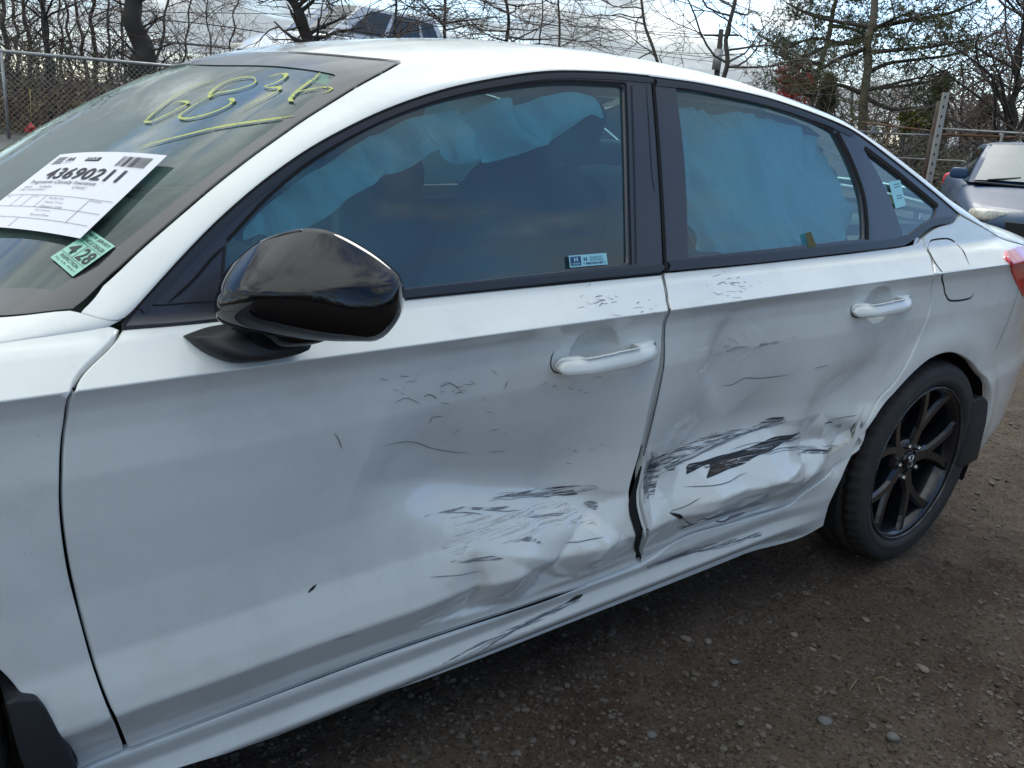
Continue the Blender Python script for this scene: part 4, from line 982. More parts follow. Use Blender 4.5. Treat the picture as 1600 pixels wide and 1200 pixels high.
# inspection sticker
STK = mat('mint_sticker', (0.25, 0.56, 0.42), 0.45, coat=0.5); INK = mat('dark_ink', (0.012, 0.02, 0.02), 0.5); WHITEP = mat('paper_white', (0.80, 0.80, 0.84), 0.75); GREYINK = mat('grey_ink', (0.16, 0.16, 0.18), 0.6)
class Quad3:
    """bilinear sheet in space: u,v in 0..1 (v downwards)"""
    def __init__(s, c, lift=0.0):
        s.c = [np.array(p, float) for p in c]; n = np.cross(s.c[1]-s.c[0], s.c[3]-s.c[0]); s.n = -n/np.linalg.norm(n)
        if s.n[2] < 0: s.n = -s.n
        s.bow = 0
    def P(s, u, v, l=0.0):
        a, b, c, d = s.c; u = np.asarray(u, float)[..., None]; v = np.asarray(v, float)[..., None]
        return (a*(1-u)+b*u)*(1-v)+(d*(1-u)+c*u)*v + s.n*(l+s.bow*4*u*(1-u))
def quad_sheet(name, Q, m, parent, u0=0, u1=1, v0=0, v1=1, l=0.0, n=8, thick=0.0):
    g = np.linspace(0, 1, n+1); U, V_ = np.meshgrid(u0+(u1-u0)*g, v0+(v1-v0)*g); X = Q.P(U, V_, l).reshape(-1, 3); k = n+1
    Fc = [(j*k+i, j*k+i+1, (j+1)*k+i+1, (j+1)*k+i) for j in range(n) for i in range(n)]
    return mesh(name, X, Fc, parent, m, False)
DG = bpy.context.evaluated_depsgraph_get
def text_sheet(name, s, Q, u0, v0, w, h, m, parent, l=0.0008, bold=0.0, shear=0.0, rot=None):
    """lettering mapped on to a sheet: (u0,v0) top left, w,h in sheet units"""
    cu = bpy.data.curves.new(name, 'FONT'); cu.body = s; cu.offset = bold; cu.shear = shear; cu.resolution_u = 3; cu.space_character = 1.0+bold*3
    o = bpy.data.objects.new(name, cu); me = bpy.data.meshes.new_from_object(o); bpy.data.objects.remove(o)
    A = np.array([v.co[:] for v in me.vertices]); mn, mx = A.min(0), A.max(0)
    a = (A[:, 0]-mn[0])/(mx[0]-mn[0]); b = 1-(A[:, 1]-mn[1])/(mx[1]-mn[1])
    if rot: a, b = b, 1-a
    X = Q.P(u0+w*a, v0+h*b, l)
    for v, p in zip(me.vertices, X): v.co = p
    return link(name, me, parent, m)
stc = TP.uv([(143, 363), (180, 388), (114, 436), (79, 405)]); Ts = Top(0.0); SP = [TP.P(u, v)+np.array([0, 0, .003]) for u, v in stc]
QS = Quad3(SP)            # corners: top, right, bottom, left of the sticker
st = quad_sheet('inspection_sticker', QS, STK, windscreen); st['label'] = 'mint green state inspection sticker'
text_sheet('sticker_text', 'NEW JERSEY', QS, 0.06, 0.05, 0.88, 0.10, INK, st, bold=0.01)
text_sheet('sticker_text', 'VEHICLE DEALER', QS, 0.06, 0.19, 0.88, 0.10, INK, st, bold=0.01)
text_sheet('sticker_number', '28', QS, 0.50, 0.36, 0.44, 0.34, INK, st, bold=0.02)
text_sheet('sticker_number', '4', QS, 0.10, 0.40, 0.26, 0.30, INK, st, bold=0.02)
text_sheet('sticker_text', 'INSPECTION', QS, 0.14, 0.77, 0.72, 0.08, INK, st, bold=0.01)
text_sheet('sticker_text', 'N.J. A.R. 49:8-1', QS, 0.10, 0.89, 0.80, 0.06, INK, st)
for a in ((0.03, 0.97, 0.325, 0.335), (0.03, 0.97, 0.73, 0.74)): quad_sheet('sticker_rule', QS, INK, st, a[0], a[1], a[2], a[3], 0.0006, 1)
quad_sheet('sticker_rule', QS, INK, st, 0.44, 0.455, .33, .74, 0.0006, 1)

# the lot paper
pc = [(98, 250), (265, 253), (130, 383), (-46, 363)]; puv = TP.uv(pc)
PS = [TP.P(u, v)+np.array([-0.004, -.002, 0.010]) for u, v in puv]
QP = Quad3(PS)
QP.bow = 0.006
paper = quad_sheet('paper_sheet', QP, WHITEP, None, n=12); tag(paper, 'white printed lot paper with the large number 43690211 lying on the windscreen', 'paper')
DKI = mat('print_ink', (0.03, 0.03, 0.035), 0.7)
def ptxt(s, px0, px1, vv, hh, m=DKI, bold=0.0, l=0.0012): return text_sheet('printed_line', s, QP, px0, vv, px1-px0, hh, m, paper, l=l, bold=bold)
text_sheet('printed_number', '43690211', QP, 0.17, 0.235, 0.68, 0.155, DKI, paper, l=0.0014, bold=0.018)
ptxt('Progressive Casualty Insurance', 0.10, 0.72, 0.405, 0.06)
ptxt('2023', .09, .17, .485, .026, GREYINK); ptxt('HONDA', .25, .37, .482, .026, GREYINK); ptxt('CIVIC', 0.56, 0.68, 0.475, 0.03, GREYINK)
ptxt('LINE  2HGFE2F59PH5', 0.08, 0.34, 0.525, 0.02, GREYINK)
ptxt('IAA', 0.19, 0.27, 0.075, 0.06, DKI, 0.03); ptxt('43690211', .13, .27, .15, .012, GREYINK)
quad_sheet('printed_box', QP, DKI, paper, 0.385, 0.52, 0.085, 0.135, 0.001, 4); ptxt('STOCK', .395, .51, .093, .034, WHITEP, .01, l=.0018)
for dy in range(4):
    quad_sheet('printed_block', QP, GREYINK, paper, 0.055, 0.155, 0.065+dy*0.028, 0.080+dy*0.028, 0.001, 4)
rb = random.Random(5); u = 0.70; k = 0; bars = []
while u < 0.93:
    wb = rb.choice([0.003, 0.003, 0.006, 0.009]); bars.append(quad_sheet('barcode', QP, DKI, paper, u, u+wb, 0.06, 0.19, 0.0011, 2)); u += wb+rb.choice([0.003, 0.004, 0.007])
multi('barcode', bars, paper, DKI)
for v in (0.60, 0.745, 0.875): quad_sheet('printed_rule', QP, GREYINK, paper, 0.0 if v > .6 else .0, 0.97, v, v+0.004, 0.001, 6)
for a, b, c in ((0.18, 0.60, .745), (0.29, .60, .745), (0.42, .60, .745), (0.80, .60, .875), (0.40, .875, .985)): quad_sheet('printed_rule', QP, GREYINK, paper, a, a+0.004, b, c, 0.001, 2)
for i, s in enumerate(('Sale Date Time', 'Engine Trans', 'Odometer 12345', 'Key Present', 'Run and Drive')): ptxt(s, .47+0.0*i, .60+.03*(i % 3), .622+i*.05, .022, GREYINK)
ptxt('Lane', .03, .07, .615, .016, GREYINK); ptxt('Aisle', .31, .36, .612, .016, GREYINK); ptxt('Date', .82, .90, .612, .018, GREYINK)

# window stickers
def side_quad(px, off): uv = SF.uv(px); return Quad3([SF.P(np.array(u), np.array(v))+np.array([0, off, 0]) for u, v in uv])
BLUEW = mat('pale_blue_sticker', (0.32, 0.66, 0.74), 0.5); NAVY = mat('navy_sticker', (0.02, 0.05, 0.16), 0.5)
QH = side_quad([(888, 399.5), (947, 395), (949, 413), (890, 418)], -0.001)
QH.n = np.array([0, -1.0, 0])
hs = quad_sheet('warranty_sticker', QH, BLUEW, side_window, n=2); quad_sheet('sticker_logo_field', QH, NAVY, hs, .03, .30, .10, .86, .0006, 1)
text_sheet('sticker_text', 'H', QH, .115, .18, .10, .34, BLUEW, hs, l=.0012, bold=.04); text_sheet('sticker_text', 'HONDA', QH, .06, .62, .21, .16, BLUEW, hs, l=.0012, bold=.02)
text_sheet('sticker_text', 'H', QH, .37, .20, .08, .34, NAVY, hs, l=.0012, bold=.03)
text_sheet('sticker_text', 'ROADSIDE', QH, .54, .18, .32, .15, NAVY, hs, l=.0012); text_sheet('sticker_text', 'ASSISTANCE', QH, .52, .40, .37, .15, NAVY, hs, l=.0012)
text_sheet('sticker_text', '1-888-864-8011', QH, .36, .64, .58, .20, NAVY, hs, l=.0012, bold=.02)
QG = side_quad([(1388, 284), (1406, 281), (1415, 321), (1399, 326)], -0.001); QG.n = np.array([0, -1.0, 0])
gs = quad_sheet('glass_sticker', QG, BLUEW, quarter_glass, n=2)
for v in (.12, .22, .55, .65): quad_sheet('sticker_text', QG, NAVY, gs, .35, .85, v, v+.025, .0006, 1)
quad_sheet('leaf_scrap', side_quad([(1257, 364), (1266, 362), (1275, 385), (1262, 387)], -0.002), mat('olive_scrap', (0.10, 0.10, 0.04), 0.8), rear_glass, n=2)

# ------------------------------------------------------------------ scrapes and scratches on the paint
SC_BLACK = scrape_mat('black_scrape', (0.02, 0.019, 0.018), 0.39, (9, 260), 1.3)
SC_STREAK = scrape_mat('dark_streaks', (0.06, 0.06, 0.065), 0.50, (9, 420), 4.1)
SC_GREY = scrape_mat('grey_rub', (0.22, 0.23, 0.25), 0.46, (12, 260), 7.7)
SC_FAINT = scrape_mat('faint_rub', (0.60, 0.58, 0.56), 0.53, (10, 260), 2.2)
SC_BROWN = scrape_mat('brown_bare_metal', (0.10, 0.075, 0.06), 0.45, (12, 220), 3.2)
LINE = mat('scratch_line', (0.16, 0.17, 0.19), 0.6)
def q4(P, sx=2.608, ox=800, oy=420): return [(ox+x/sx, oy+y/sx) for x, y in P]
def q6(P): return [(500+x/2.6667, 560+y/2.6667) for x, y in P]
def scr(px, m, parent, off=0.0006): return panel('scrape_mark', px, SF, m, parent, res=0.006, off=off, flange=0)
scr([q4([(545, 800), (560, 770), (640, 745), (740, 700), (850, 660), (970, 645), (1050, 605), (1115, 600)]), q4([(1115, 600), (1080, 630), (980, 660), (860, 705), (760, 740), (690, 775), (650, 830), (600, 800), (560, 830), (545, 800)])], SC_STREAK, rear_door)
scr([q4([(708, 842), (715, 795), (780, 780), (840, 760), (940, 735), (1060, 685), (1180, 660)]), q4([(1180, 662), (1140, 690), (1090, 720), (1000, 765), (940, 800), (870, 825), (800, 855), (790, 850), (805, 800), (760, 815), (708, 842)])], SC_BLACK, rear_door, .0009)
scr([q4([(770, 800), (860, 775), (960, 760)]), q4([(960, 770), (900, 800), (840, 830), (810, 830), (770, 800)])], SC_BROWN, rear_door, .0012)
scr([q4([(540, 800), (600, 790), (605, 830), (580, 930)]), q4([(580, 930), (540, 930), (540, 800)])], SC_STREAK, rear_door, .0012)
scr([q4([(1165, 755), (1220, 735), (1300, 725)]), q4([(1305, 735), (1220, 745), (1165, 762)])], SC_BLACK, rear_door, .0012)
scr([q4([(1165, 762), (1220, 738), (1300, 728)]), q4([(1305, 740), (1220, 756), (1165, 762)])], SC_GREY, rear_door, .0012)
scr([q4([(1270, 632), (1300, 620), (1306, 627), (1270, 636)])], SC_BLACK, rear_door); scr([q4([(1313, 632), (1345, 630), (1340, 648), (1318, 645)])], SC_STREAK, rear_door)
scr([q4([(635, 990), (690, 1000), (690, 1022), (650, 1005)])], SC_BLACK, rear_door); 
for P, w_ in ((q4([(690, 1010), (730, 1040), (780, 1018), (840, 1030), (900, 1010), (965, 985)]), [.0015, .002, .0015, .0022, .003, .0035]),
              (q4([(640, 995), (700, 970), (770, 930)]), [.001]*2), (q4([(850, 478), (900, 470), (950, 445), (1020, 445), (1140, 430)]), [.0007, .001, .001]),
              (q4([(700, 888), (800, 885), (880, 870), (960, 830)]), [.001, .001]), (q4([(1230, 405), (1290, 392)]), [.0007]*2),
              (q4([(1300, 615), (1360, 603), (1405, 597)]), [.0009]*2), (q4([(1430, 620), (1410, 660), (1380, 700)]), [.003, .002]), (q4([(1400, 625), (1380, 670)]), [.002, .003])):
    strip('scratch', P, SF, LINE, rear_door, wd=w_, off=0.001)
# front door
scr([q6([(705, 582), (800, 560), (900, 540), (1000, 528), (1150, 520)]), q6([(1150, 535), (1060, 545), (1070, 568), (1000, 572), (900, 570), (800, 575), (705, 585)])], SC_STREAK, front_door)
scr([q6([(940, 560), (1060, 553), (1070, 568), (1000, 575), (940, 575)])], SC_BROWN, front_door, .0012)
scr([q6([(430, 658), (520, 632), (590, 615), (700, 618), (790, 612)]), q6([(785, 630), (700, 638), (620, 634), (520, 645), (430, 660)])], SC_GREY, front_door)
scr([q6([(540, 660), (640, 640), (720, 650), (900, 600), (1010, 590), (1080, 640), (1160, 690)]), q6([(1160, 700), (1060, 690), (960, 700), (880, 740), (740, 760), (640, 760), (590, 820), (500, 790), (560, 730), (540, 660)])], SC_FAINT, front_door)
scr([q6([(740, 775), (800, 752), (880, 740), (930, 770)]), q6([(930, 778), (860, 765), (800, 770), (740, 778)])], SC_GREY, front_door, .0012)
scr([q6([(540, 840), (640, 828), (720, 820), (770, 832)]), q6([(770, 840), (700, 845), (620, 852), (540, 855)])], SC_GREY, front_door, .0012)
scr([q6([(1090, 600), (1130, 590), (1160, 605), (1150, 635), (1120, 625)])], SC_GREY, front_door, .0012)
scr([q6([(1000, 640), (1060, 660), (1120, 650), (1150, 690), (1080, 690), (1010, 670)])], SC_FAINT, front_door, .0012)
fl = [([(265, 363), (340, 348), (400, 350), (470, 375), (560, 390), (620, 393)], .0007), ([(60, 310), (78, 340), (90, 375)], .0008), ([(500, 118), (540, 104), (585, 128)], .0007), ([(430, 160), (455, 150), (490, 168)], .0009),
      ([(310, 185), (360, 165), (420, 190)], .0006), ([(455, 270), (470, 245), (515, 240)], .0006), ([(765, 128), (785, 90)], .0008), ([(700, 302), (745, 293)], .0006), ([(620, 90), (650, 110)], .0005), ([(715, 45), (740, 70)], .0005),
      ([(455, 912), (560, 905), (680, 890)], .0007), ([(700, 390), (770, 385)], .0006), ([(1095, 145), (1125, 137)], .0006), ([(765, 325), (768, 305)], .0006), ([(60, 1170), (140, 1150)], .0006), ([(1020, 770), (1100, 760), (1180, 742)], .0010),
      ([(555, 316), (585, 292)], .0005), ([(690, 220), (720, 225)], .0005), ([(1210, 565), (1220, 555)], .001), ([(245, 940), (250, 925)], .0006)]
for P, w_ in fl: strip('scratch', q6(P), SF, LINE, front_door, wd=w_*0.9, off=0.001)
scr([[(480, 924), (488, 915), (497, 911), (490, 922), (480, 929)]], SC_BLACK, front_door)
rr = random.Random(4)
for cx_, cy_, n_ in ((925, 470, 14), (1000, 480, 8), (1130, 445, 16), (1155, 455, 8), (640, 600, 8), (700, 610, 10), (880, 600, 5), (900, 705, 6)):
    for _ in range(n_):
        x = cx_+rr.gauss(0, 22); y = cy_+rr.gauss(0, 9); a = rr.uniform(-1.2, 1.2); l = rr.uniform(2, 9)
        strip('scratch', [(x, y), (x+l*cos(a), y+l*sin(a)*.6), (x+2*l*cos(a), y+l*sin(a)*rr.uniform(.2, 1))], SF, LINE, front_door if x < 1035 else rear_door, wd=rr.uniform(.0002, .0005), off=0.0008)
# sill scratches
scr([[(640, 1060), (700, 1032), (790, 996), (850, 975), (900, 960)], [(900, 965), (850, 982), (790, 1002), (700, 1040), (640, 1065)]], SC_FAINT, quarter)
scr([[(690, 1036), (760, 998), (840, 962), (910, 928)], [(910, 934), (850, 968), (770, 1000), (690, 1040)]], SC_GREY, quarter)
scr([[(1010, 885), (1080, 857), (1130, 845), (1190, 832)], [(1190, 838), (1130, 853), (1060, 872), (1010, 890)]], SC_GREY, quarter)
scr([[(900, 930), (912, 927), (905, 935), (880, 944)]], SC_BLACK, quarter, .0012)
# black strip painted for the shade in the opened gap between the doors
strip('opened_gap_shade', [(1001, 728), (991, 765), (989, 800), (995, 850), (1001, 872)], SF, VOIDM, front_door, wd=[.003, .009, .011, .007, .002], off=0.0016, taper=False)
strip('folded_edge', [(1008, 700), (1001, 742), (998, 800), (1001, 868)], SF, PAINT, rear_door, wd=[.002, .0035, .0035, .003], off=0.0022, hgt=0.005)

strip('door_sill_shade', [(201, 1172.5), (540, 1043), (700, 987), (820, 948), (860, 934), (915, 914)], SF, VOIDM, front_door, wd=[.0012, .0012, .0014, .0030, .0036, .001], off=0.0012)  # dark ribbons stand in for the shade between doors and sill
strip('door_sill_shade', [(1006, 869), (1068, 838), (1145, 815), (1223, 791), (1261, 764), (1300, 726)], SF, mat('grey_gap_shadow', (.12, .13, .14), .8), rear_door, wd=.0008, off=0.0012)

# bundles of hair-fine drag marks that follow the direction of the blow
LINE2 = mat('soft_scratch_line', (0.26, 0.27, 0.29), 0.6)
def drag(name, a, b, n, wpx, parent, seed, m=LINE, lmin=.15, lmax=.6):
    r = random.Random(seed); L = []
    a = np.array(a, float); b = np.array(b, float); d = b-a; nrm = np.array([-d[1], d[0]])/np.linalg.norm(d)
    for _ in range(n):
        t0 = r.uniform(0, .9); l = r.uniform(lmin, lmax); t1 = min(1, t0+l); o = r.gauss(0, .5)*wpx
        P = [tuple(a+d*t+nrm*(o+r.gauss(0, .6)+3*sin(t*6+seed))) for t in np.linspace(t0, t1, 4)]
        L.append(strip('mark', P, SF, m, None, wd=r.uniform(.00025, .0007), off=0.0014))
    o = multi(name, L, parent, m); tag(o, kind='stuff')
drag('drag_marks', (1010, 742), (1228, 655), 20, 8, rear_door, 1); drag('drag_marks', (1070, 735), (1250, 680), 12, 6, rear_door, 2); drag('drag_marks', (1012, 790), (1022, 705), 14, 8, rear_door, 3)
drag('drag_marks', (760, 782), (935, 762), 16, 5, front_door, 4, m=LINE2); drag('drag_marks', (690, 806), (930, 800), 5, 12, front_door, 5, m=LINE2, lmax=.25)
drag('drag_marks', (700, 1036), (905, 935), 14, 4, quarter, 7); drag('drag_marks', (1165, 712), (1310, 692), 10, 4, rear_door, 8); drag('drag_marks', (1352, 655), (1318, 700), 12, 6, rear_door, 9)
drag('drag_marks', (1015, 885), (1190, 832), 12, 3, quarter, 10)

strip('door_gap_shade', [(1037, 428), (1041.5, 457), (1046, 487), (1037, 560), (1021, 645), (1005, 712)], SF, mat('grey_seam_shadow', (.10, .11, .12), .8), rear_door, wd=[.0014, .0014, .0016, .0022, .0030, .0030], off=0.0014, taper=False)  # grey ribbon laid over the door gap, its shade put into the colour
# ------------------------------------------------------------------ ground
def gnoise(x, y, s):
    return vnoise(x, y, s)
def ground_z(x, y):
    z = 0.010*gnoise(x*1.1, y*1.1, 11)*2+0.014*gnoise(x*4.1, y*4.1, 12)+0.012*gnoise(x*11, y*11, 13)+0.009*gnoise(x*29, y*31, 14)+0.006*gnoise(x*63, y*61, 15)
    z = z-0.012
    # tyre rut beside the car
    z = z-0.020*np.exp(-((y+0.10-0.03*x)/0.16)**2)*ss((x-0.2)/0.8)
    z = z+0.012*np.exp(-((y+0.42)/0.12)**2)
    wy = np.exp(-(((x-2.735)/0.16)**2+((y-0.12)/0.2)**2)); z = z*(1-wy)-0.004*wy
    r = np.hypot(x-0.24, y+1.13); far = ss((r-14)/25)
    return z*(1-0.6*far)
def graded(a, b, da, lo, hi, grow=1.18):
    xs = list(np.arange(a, b, da)); d = da; x = xs[0]
    L = [];
    while x > lo: d = min(d*grow, 120); x -= d; L.append(x)
    d = da; x = xs[-1]; R = []
    while x < hi: d = min(d*grow, 120); x += d; R.append(x)
    return np.array(L[::-1]+xs+R)
gx = graded(0.5, 4.6, 0.014, -500, 900); gy = graded(-0.95, 1.1, 0.014, -300, 1100)
GX, GY = np.meshgrid(gx, gy); GZ = ground_z(GX, GY); V = np.stack([GX, GY, GZ], -1).reshape(-1, 3); nxg = len(gx)
ii = (np.arange(len(gy)-1)[:, None]*nxg+np.arange(nxg-1)[None, :]).ravel(); Fc = np.stack([ii, ii+1, ii+nxg+1, ii+nxg], 1)
DIRT = bpy.data.materials.new('damp_gravelly_dirt'); DIRT.use_nodes = True
nt = DIRT.node_tree; b = nt.nodes['Principled BSDF']; b.inputs['Roughness'].default_value = 0.88; b.inputs['Specular IOR Level'].default_value = 0.3
tc = nt.nodes.new('ShaderNodeTexCoord')
def nz(scale, det, rough=.6, loc=0.0):
    t = nt.nodes.new('ShaderNodeTexNoise'); t.inputs['Scale'].default_value = scale; t.inputs['Detail'].default_value = det; t.inputs['Roughness'].default_value = rough
    mp = nt.nodes.new('ShaderNodeMapping'); mp.inputs['Location'].default_value = (loc, loc, loc); nt.links.new(tc.outputs['Object'], mp.inputs[0]); nt.links.new(mp.outputs[0], t.inputs['Vector']); return t.outputs[0]
def rmp(v, a, b_, lo=0.0, hi=1.0):
    r = nt.nodes.new('ShaderNodeMapRange'); r.inputs['From Min'].default_value = a; r.inputs['From Max'].default_value = b_; r.inputs['To Min'].default_value = lo; r.inputs['To Max'].default_value = hi; nt.links.new(v, r.inputs[0]); return r.outputs[0]
def mixc(f, a, c):
    m = nt.nodes.new('ShaderNodeMix'); m.data_type = 'RGBA'
    for k, v in ((0, f), (6, a), (7, c)):
        if isinstance(v, tuple): m.inputs[k].default_value = (*v, 1)
        else: nt.links.new(v, m.inputs[k])
    return m.outputs[2]
c = mixc(rmp(nz(1.6, 7), .38, .62), (0.060, 0.036, 0.024), (0.095, 0.068, 0.046))
c = mixc(rmp(nz(7, 8, .65, 3), .45, .68), c, (0.115, 0.085, 0.06))
c = mixc(rmp(nz(55, 6, .7, 7), .52, .70), c, (0.15, 0.13, 0.11))
c = mixc(rmp(nz(170, 4, .7, 9), .62, .74), c, (0.18, 0.16, 0.135))
c = mixc(rmp(nz(90, 5, .7, 5), .36, .50, 1.0, 0.0), c, (0.025, 0.02, 0.017))
nt.links.new(c, b.inputs['Base Color'])
bp = nt.nodes.new('ShaderNodeBump'); bp.inputs['Strength'].default_value = 0.9; bp.inputs['Distance'].default_value = 0.010; nt.links.new(nz(110, 7, .75, 2), bp.inputs['Height']); nt.links.new(bp.outputs[0], b.inputs['Normal'])
me = bpy.data.meshes.new('ground'); me.from_pydata(V.tolist(), [], Fc.tolist()); me.polygons.foreach_set('use_smooth', [True]*len(me.polygons))
g = link('ground', me, None, DIRT); tag(g, kind='structure')

def gpt(px, py, z=0.0):
    d = ray(px, py); t = (z-CZ)/d[2]; return CAMP+d*t
# loose gravel (one mass), and the bigger stones one by one
rg = np.random.default_rng(7)
def stone_proto(seed, flat=0.6):
    bm = bmesh.new(); bmesh.ops.create_icosphere(bm, subdivisions=1, radius=1.0); r = random.Random(seed)
    for v in bm.verts: v.co *= r.uniform(0.72, 1.18); v.co.z *= flat; v.co.x *= 1.2
    V = np.array([v.co[:] for v in bm.verts]); Fc = np.array([[v.index for v in f.verts] for f in bm.faces]); bm.free(); return V, Fc
pro = [stone_proto(i) for i in range(8)]
VV = []; FF = []; nb = 0
cnt = 0; NP = 7000
while cnt < NP:
    px = rg.uniform(250, 1640); py = rg.uniform(640, 1230); p = gpt(px, py)
    if not (-1.0 < p[1] < 3.2 and p[0] < 9): continue
    dcar = p[1]; 
    if vnoise(np.array(p[0]*2.3), np.array(p[1]*2.3), 21) < rg.uniform(-0.5, 0.25): continue
    s = 0.0026*np.exp(rg.normal(0, 0.55)); s = min(s, 0.010)*(1.0+0.25*max(0, p[0]-2))
    a, Fp = pro[rg.integers(8)]; th = rg.uniform(0, 6.3); R2 = np.array([[cos(th), -sin(th), 0], [sin(th), cos(th), 0], [0, 0, 1]])
    z = float(ground_z(np.array(p[0]), np.array(p[1])))
    VV.append(a@R2.T*s+np.array([p[0], p[1], z+s*0.25])); FF.append(Fp+nb); nb += len(a); cnt += 1
me = bpy.data.meshes.new('gravel'); me.from_pydata(np.concatenate(VV).tolist(), [], np.concatenate(FF).tolist())
GRAV = mat('gravel_stone', (0.10, 0.085, 0.07), 0.85, var=(35, (0.12, 0.098, 0.08), 0.42, 0.66)); gr = link('gravel', me, None, GRAV); tag(gr, 'loose grey brown gravel scattered over the dirt', 'gravel', kind='stuff')
ST1 = mat('pale_stone', (0.20, 0.165, 0.135), 0.85, bump=(120, 0.5, 0.002), var=(60, (0.16, 0.13, 0.11), .4, .7)); ST2 = mat('grey_stone', (0.11, 0.11, 0.105), 0.8, bump=(120, 0.5, 0.002))
stones = [((1243, 977), .012, ST1, 'pale tan stone on the dirt below the rear door'), ((1151, 1014), .013, ST2, 'grey stone on the dirt right of the door gap'), ((1442, 1042), .016, ST1, 'oval tan stone on open dirt at far right'),
          ((1291, 1124), .017, ST2, 'flat grey stone near the bottom right of the photo'), ((1394, 1152), .016, ST2, 'dark grey rounded stone lowest right on the dirt'), ((1020, 1135), .013, ST2, 'dark angular stone low in the middle of the dirt'),
          ((1073, 986), .014, ST1, 'pale flat stone just below the sill shadow'), ((1108, 987), .012, ST1, 'pale stone right of another pale flat stone by the sill'), ((1272, 999), .010, ST1, 'small pinkish tan stone below the rear wheel'),
          ((1355, 957), .012, ST1, 'tan stone on dirt below the rear tyre'), ((1202, 1127), .009, ST1, 'small rounded tan stone in the lower dirt'), ((810, 1160), .010, ST2, 'grey stone close to the bottom edge under the front door')]
for i, (pp, s, m_, lb) in enumerate(stones):
    bm = bmesh.new(); bmesh.ops.create_icosphere(bm, subdivisions=2, radius=1.0); r = random.Random(40+i); ph = [r.uniform(0, 6) for _ in range(6)]
    for v in bm.verts:
        q = v.co.copy(); v.co *= 1+0.16*sin(3*q.x+ph[0])+0.12*sin(4*q.y+ph[1])+.1*sin(5*q.z+ph[2]); v.co.z *= 0.55; v.co.x *= r.uniform(1.25, 1.35)
    s *= .8; p = gpt(*pp); z = float(ground_z(np.array(p[0]), np.array(p[1])))
    bmesh.ops.transform(bm, matrix=Matrix.Rotation(ph[3], 4, 'Z') @ Matrix.Scale(s, 4), verts=bm.verts[:])
    o = bmobj('stone', bm, None, m_); o.location = (p[0], p[1], z+s*.2); tag(o, lb, 'stone', 'stones lying loose on the dirt')
# clods of the same dirt
VV = []; FF = []; nb = 0
for i in range(2600):
    p = gpt(rg.uniform(250, 1640), rg.uniform(650, 1230))
    if not (-1.0 < p[1] < 2.6 and p[0] < 8): continue
    if vnoise(np.array(p[0]*1.7+4), np.array(p[1]*1.7), 22) < rg.uniform(-.35, .35): continue
    s_ = min(0.0042*np.exp(rg.normal(0, .5)), .014); a, Fp = pro[rg.integers(8)]; th = rg.uniform(0, 6.3); R2 = np.array([[cos(th), -sin(th), 0], [sin(th), cos(th), 0], [0, 0, 1]])
    VV.append(a@R2.T*s_*np.array([1, 1, .8])+np.array([p[0], p[1], float(ground_z(np.array(p[0]), np.array(p[1])))+s_*.1])); FF.append(Fp+nb); nb += len(a)
me = bpy.data.meshes.new('dirt_clods'); me.from_pydata(np.concatenate(VV).tolist(), [], np.concatenate(FF).tolist()); cl = link('dirt_clods', me, None, DIRT); tag(cl, 'crumbly brown clods scattered over the dirt', 'dirt', kind='stuff')
STRAW = mat('dry_straw', (0.26, 0.20, 0.12), 0.8)
for i, (pts, lb) in enumerate((([(1328, 1075), (1336, 1066), (1340, 1060)], 'short straw stalk on the dirt, left one of a pair'), ([(1367, 1058), (1378, 1058), (1395, 1066)], 'bent straw stalk on the dirt, right one of a pair'), ([(1372, 1068), (1374, 1080), (1378, 1088)], 'thin straw stalk pointing down below the bent one'))):
    tb = Tubes(); P = [gpt(*q) for q in pts]; tb.add([p+np.array([0, 0, float(ground_z(np.array(p[0]), np.array(p[1])))+.004+.004*(k == 1)]) for k, p in enumerate(P)], 0.0012, 5)
    o = tb.build('straw_stalk', None, STRAW); tag(o, lb, 'straw', 'straws on the dirt')
# asphalt strip at the far left
ASPH = mat('worn_asphalt', (0.10, 0.10, 0.098), 0.85, var=(3, (0.15, 0.145, 0.14), .35, .7))
pa = [gpt(-900, 300), gpt(60, 235), gpt(120, 196), gpt(-900, 135)]
pa = [np.array([p[0], p[1], 0.012]) for p in pa]; r_ = mesh('road', pa, [(0, 1, 2, 3)], None, ASPH, False); tag(r_, kind='structure')

# ------------------------------------------------------------------ vegetation
BARK = mat('grey_brown_bark', (0.085, 0.072, 0.062), 0.95, bump=(60, .8, .01), var=(9, (0.13, 0.115, 0.095), .4, .7))
BARKD = mat('dark_bark', (0.055, 0.046, 0.040), 0.95, bump=(60, .8, .01))
TWIG = mat('twig_brown', (0.16, 0.13, 0.11), 0.95); TWIGR = mat('reddish_twig', (0.20, 0.13, 0.115), 0.95)
def leafcloud(name, cen, spread, n, size, m, parent, seed, shape=None):
    r = np.random.default_rng(seed); P = np.asarray(cen)[r.integers(len(cen), size=n)]+r.normal(0, 1, (n, 3))*spread
    A = r.normal(0, 1, (n, 3)); A /= np.linalg.norm(A, axis=1)[:, None]; B = np.cross(A, r.normal(0, 1, (n, 3))); B /= np.linalg.norm(B, axis=1)[:, None]
    s = size*r.uniform(.6, 1.4, (n, 1)); V = np.stack([P-A*s, P+B*s*.45, P+A*s, P-B*s*.45], 1).reshape(-1, 3); i = np.arange(n)*4
    me = bpy.data.meshes.new(name); me.from_pydata(V.tolist(), [], np.stack([i, i+1, i+2, i+3], 1).tolist()); return link(name, me, parent, m)
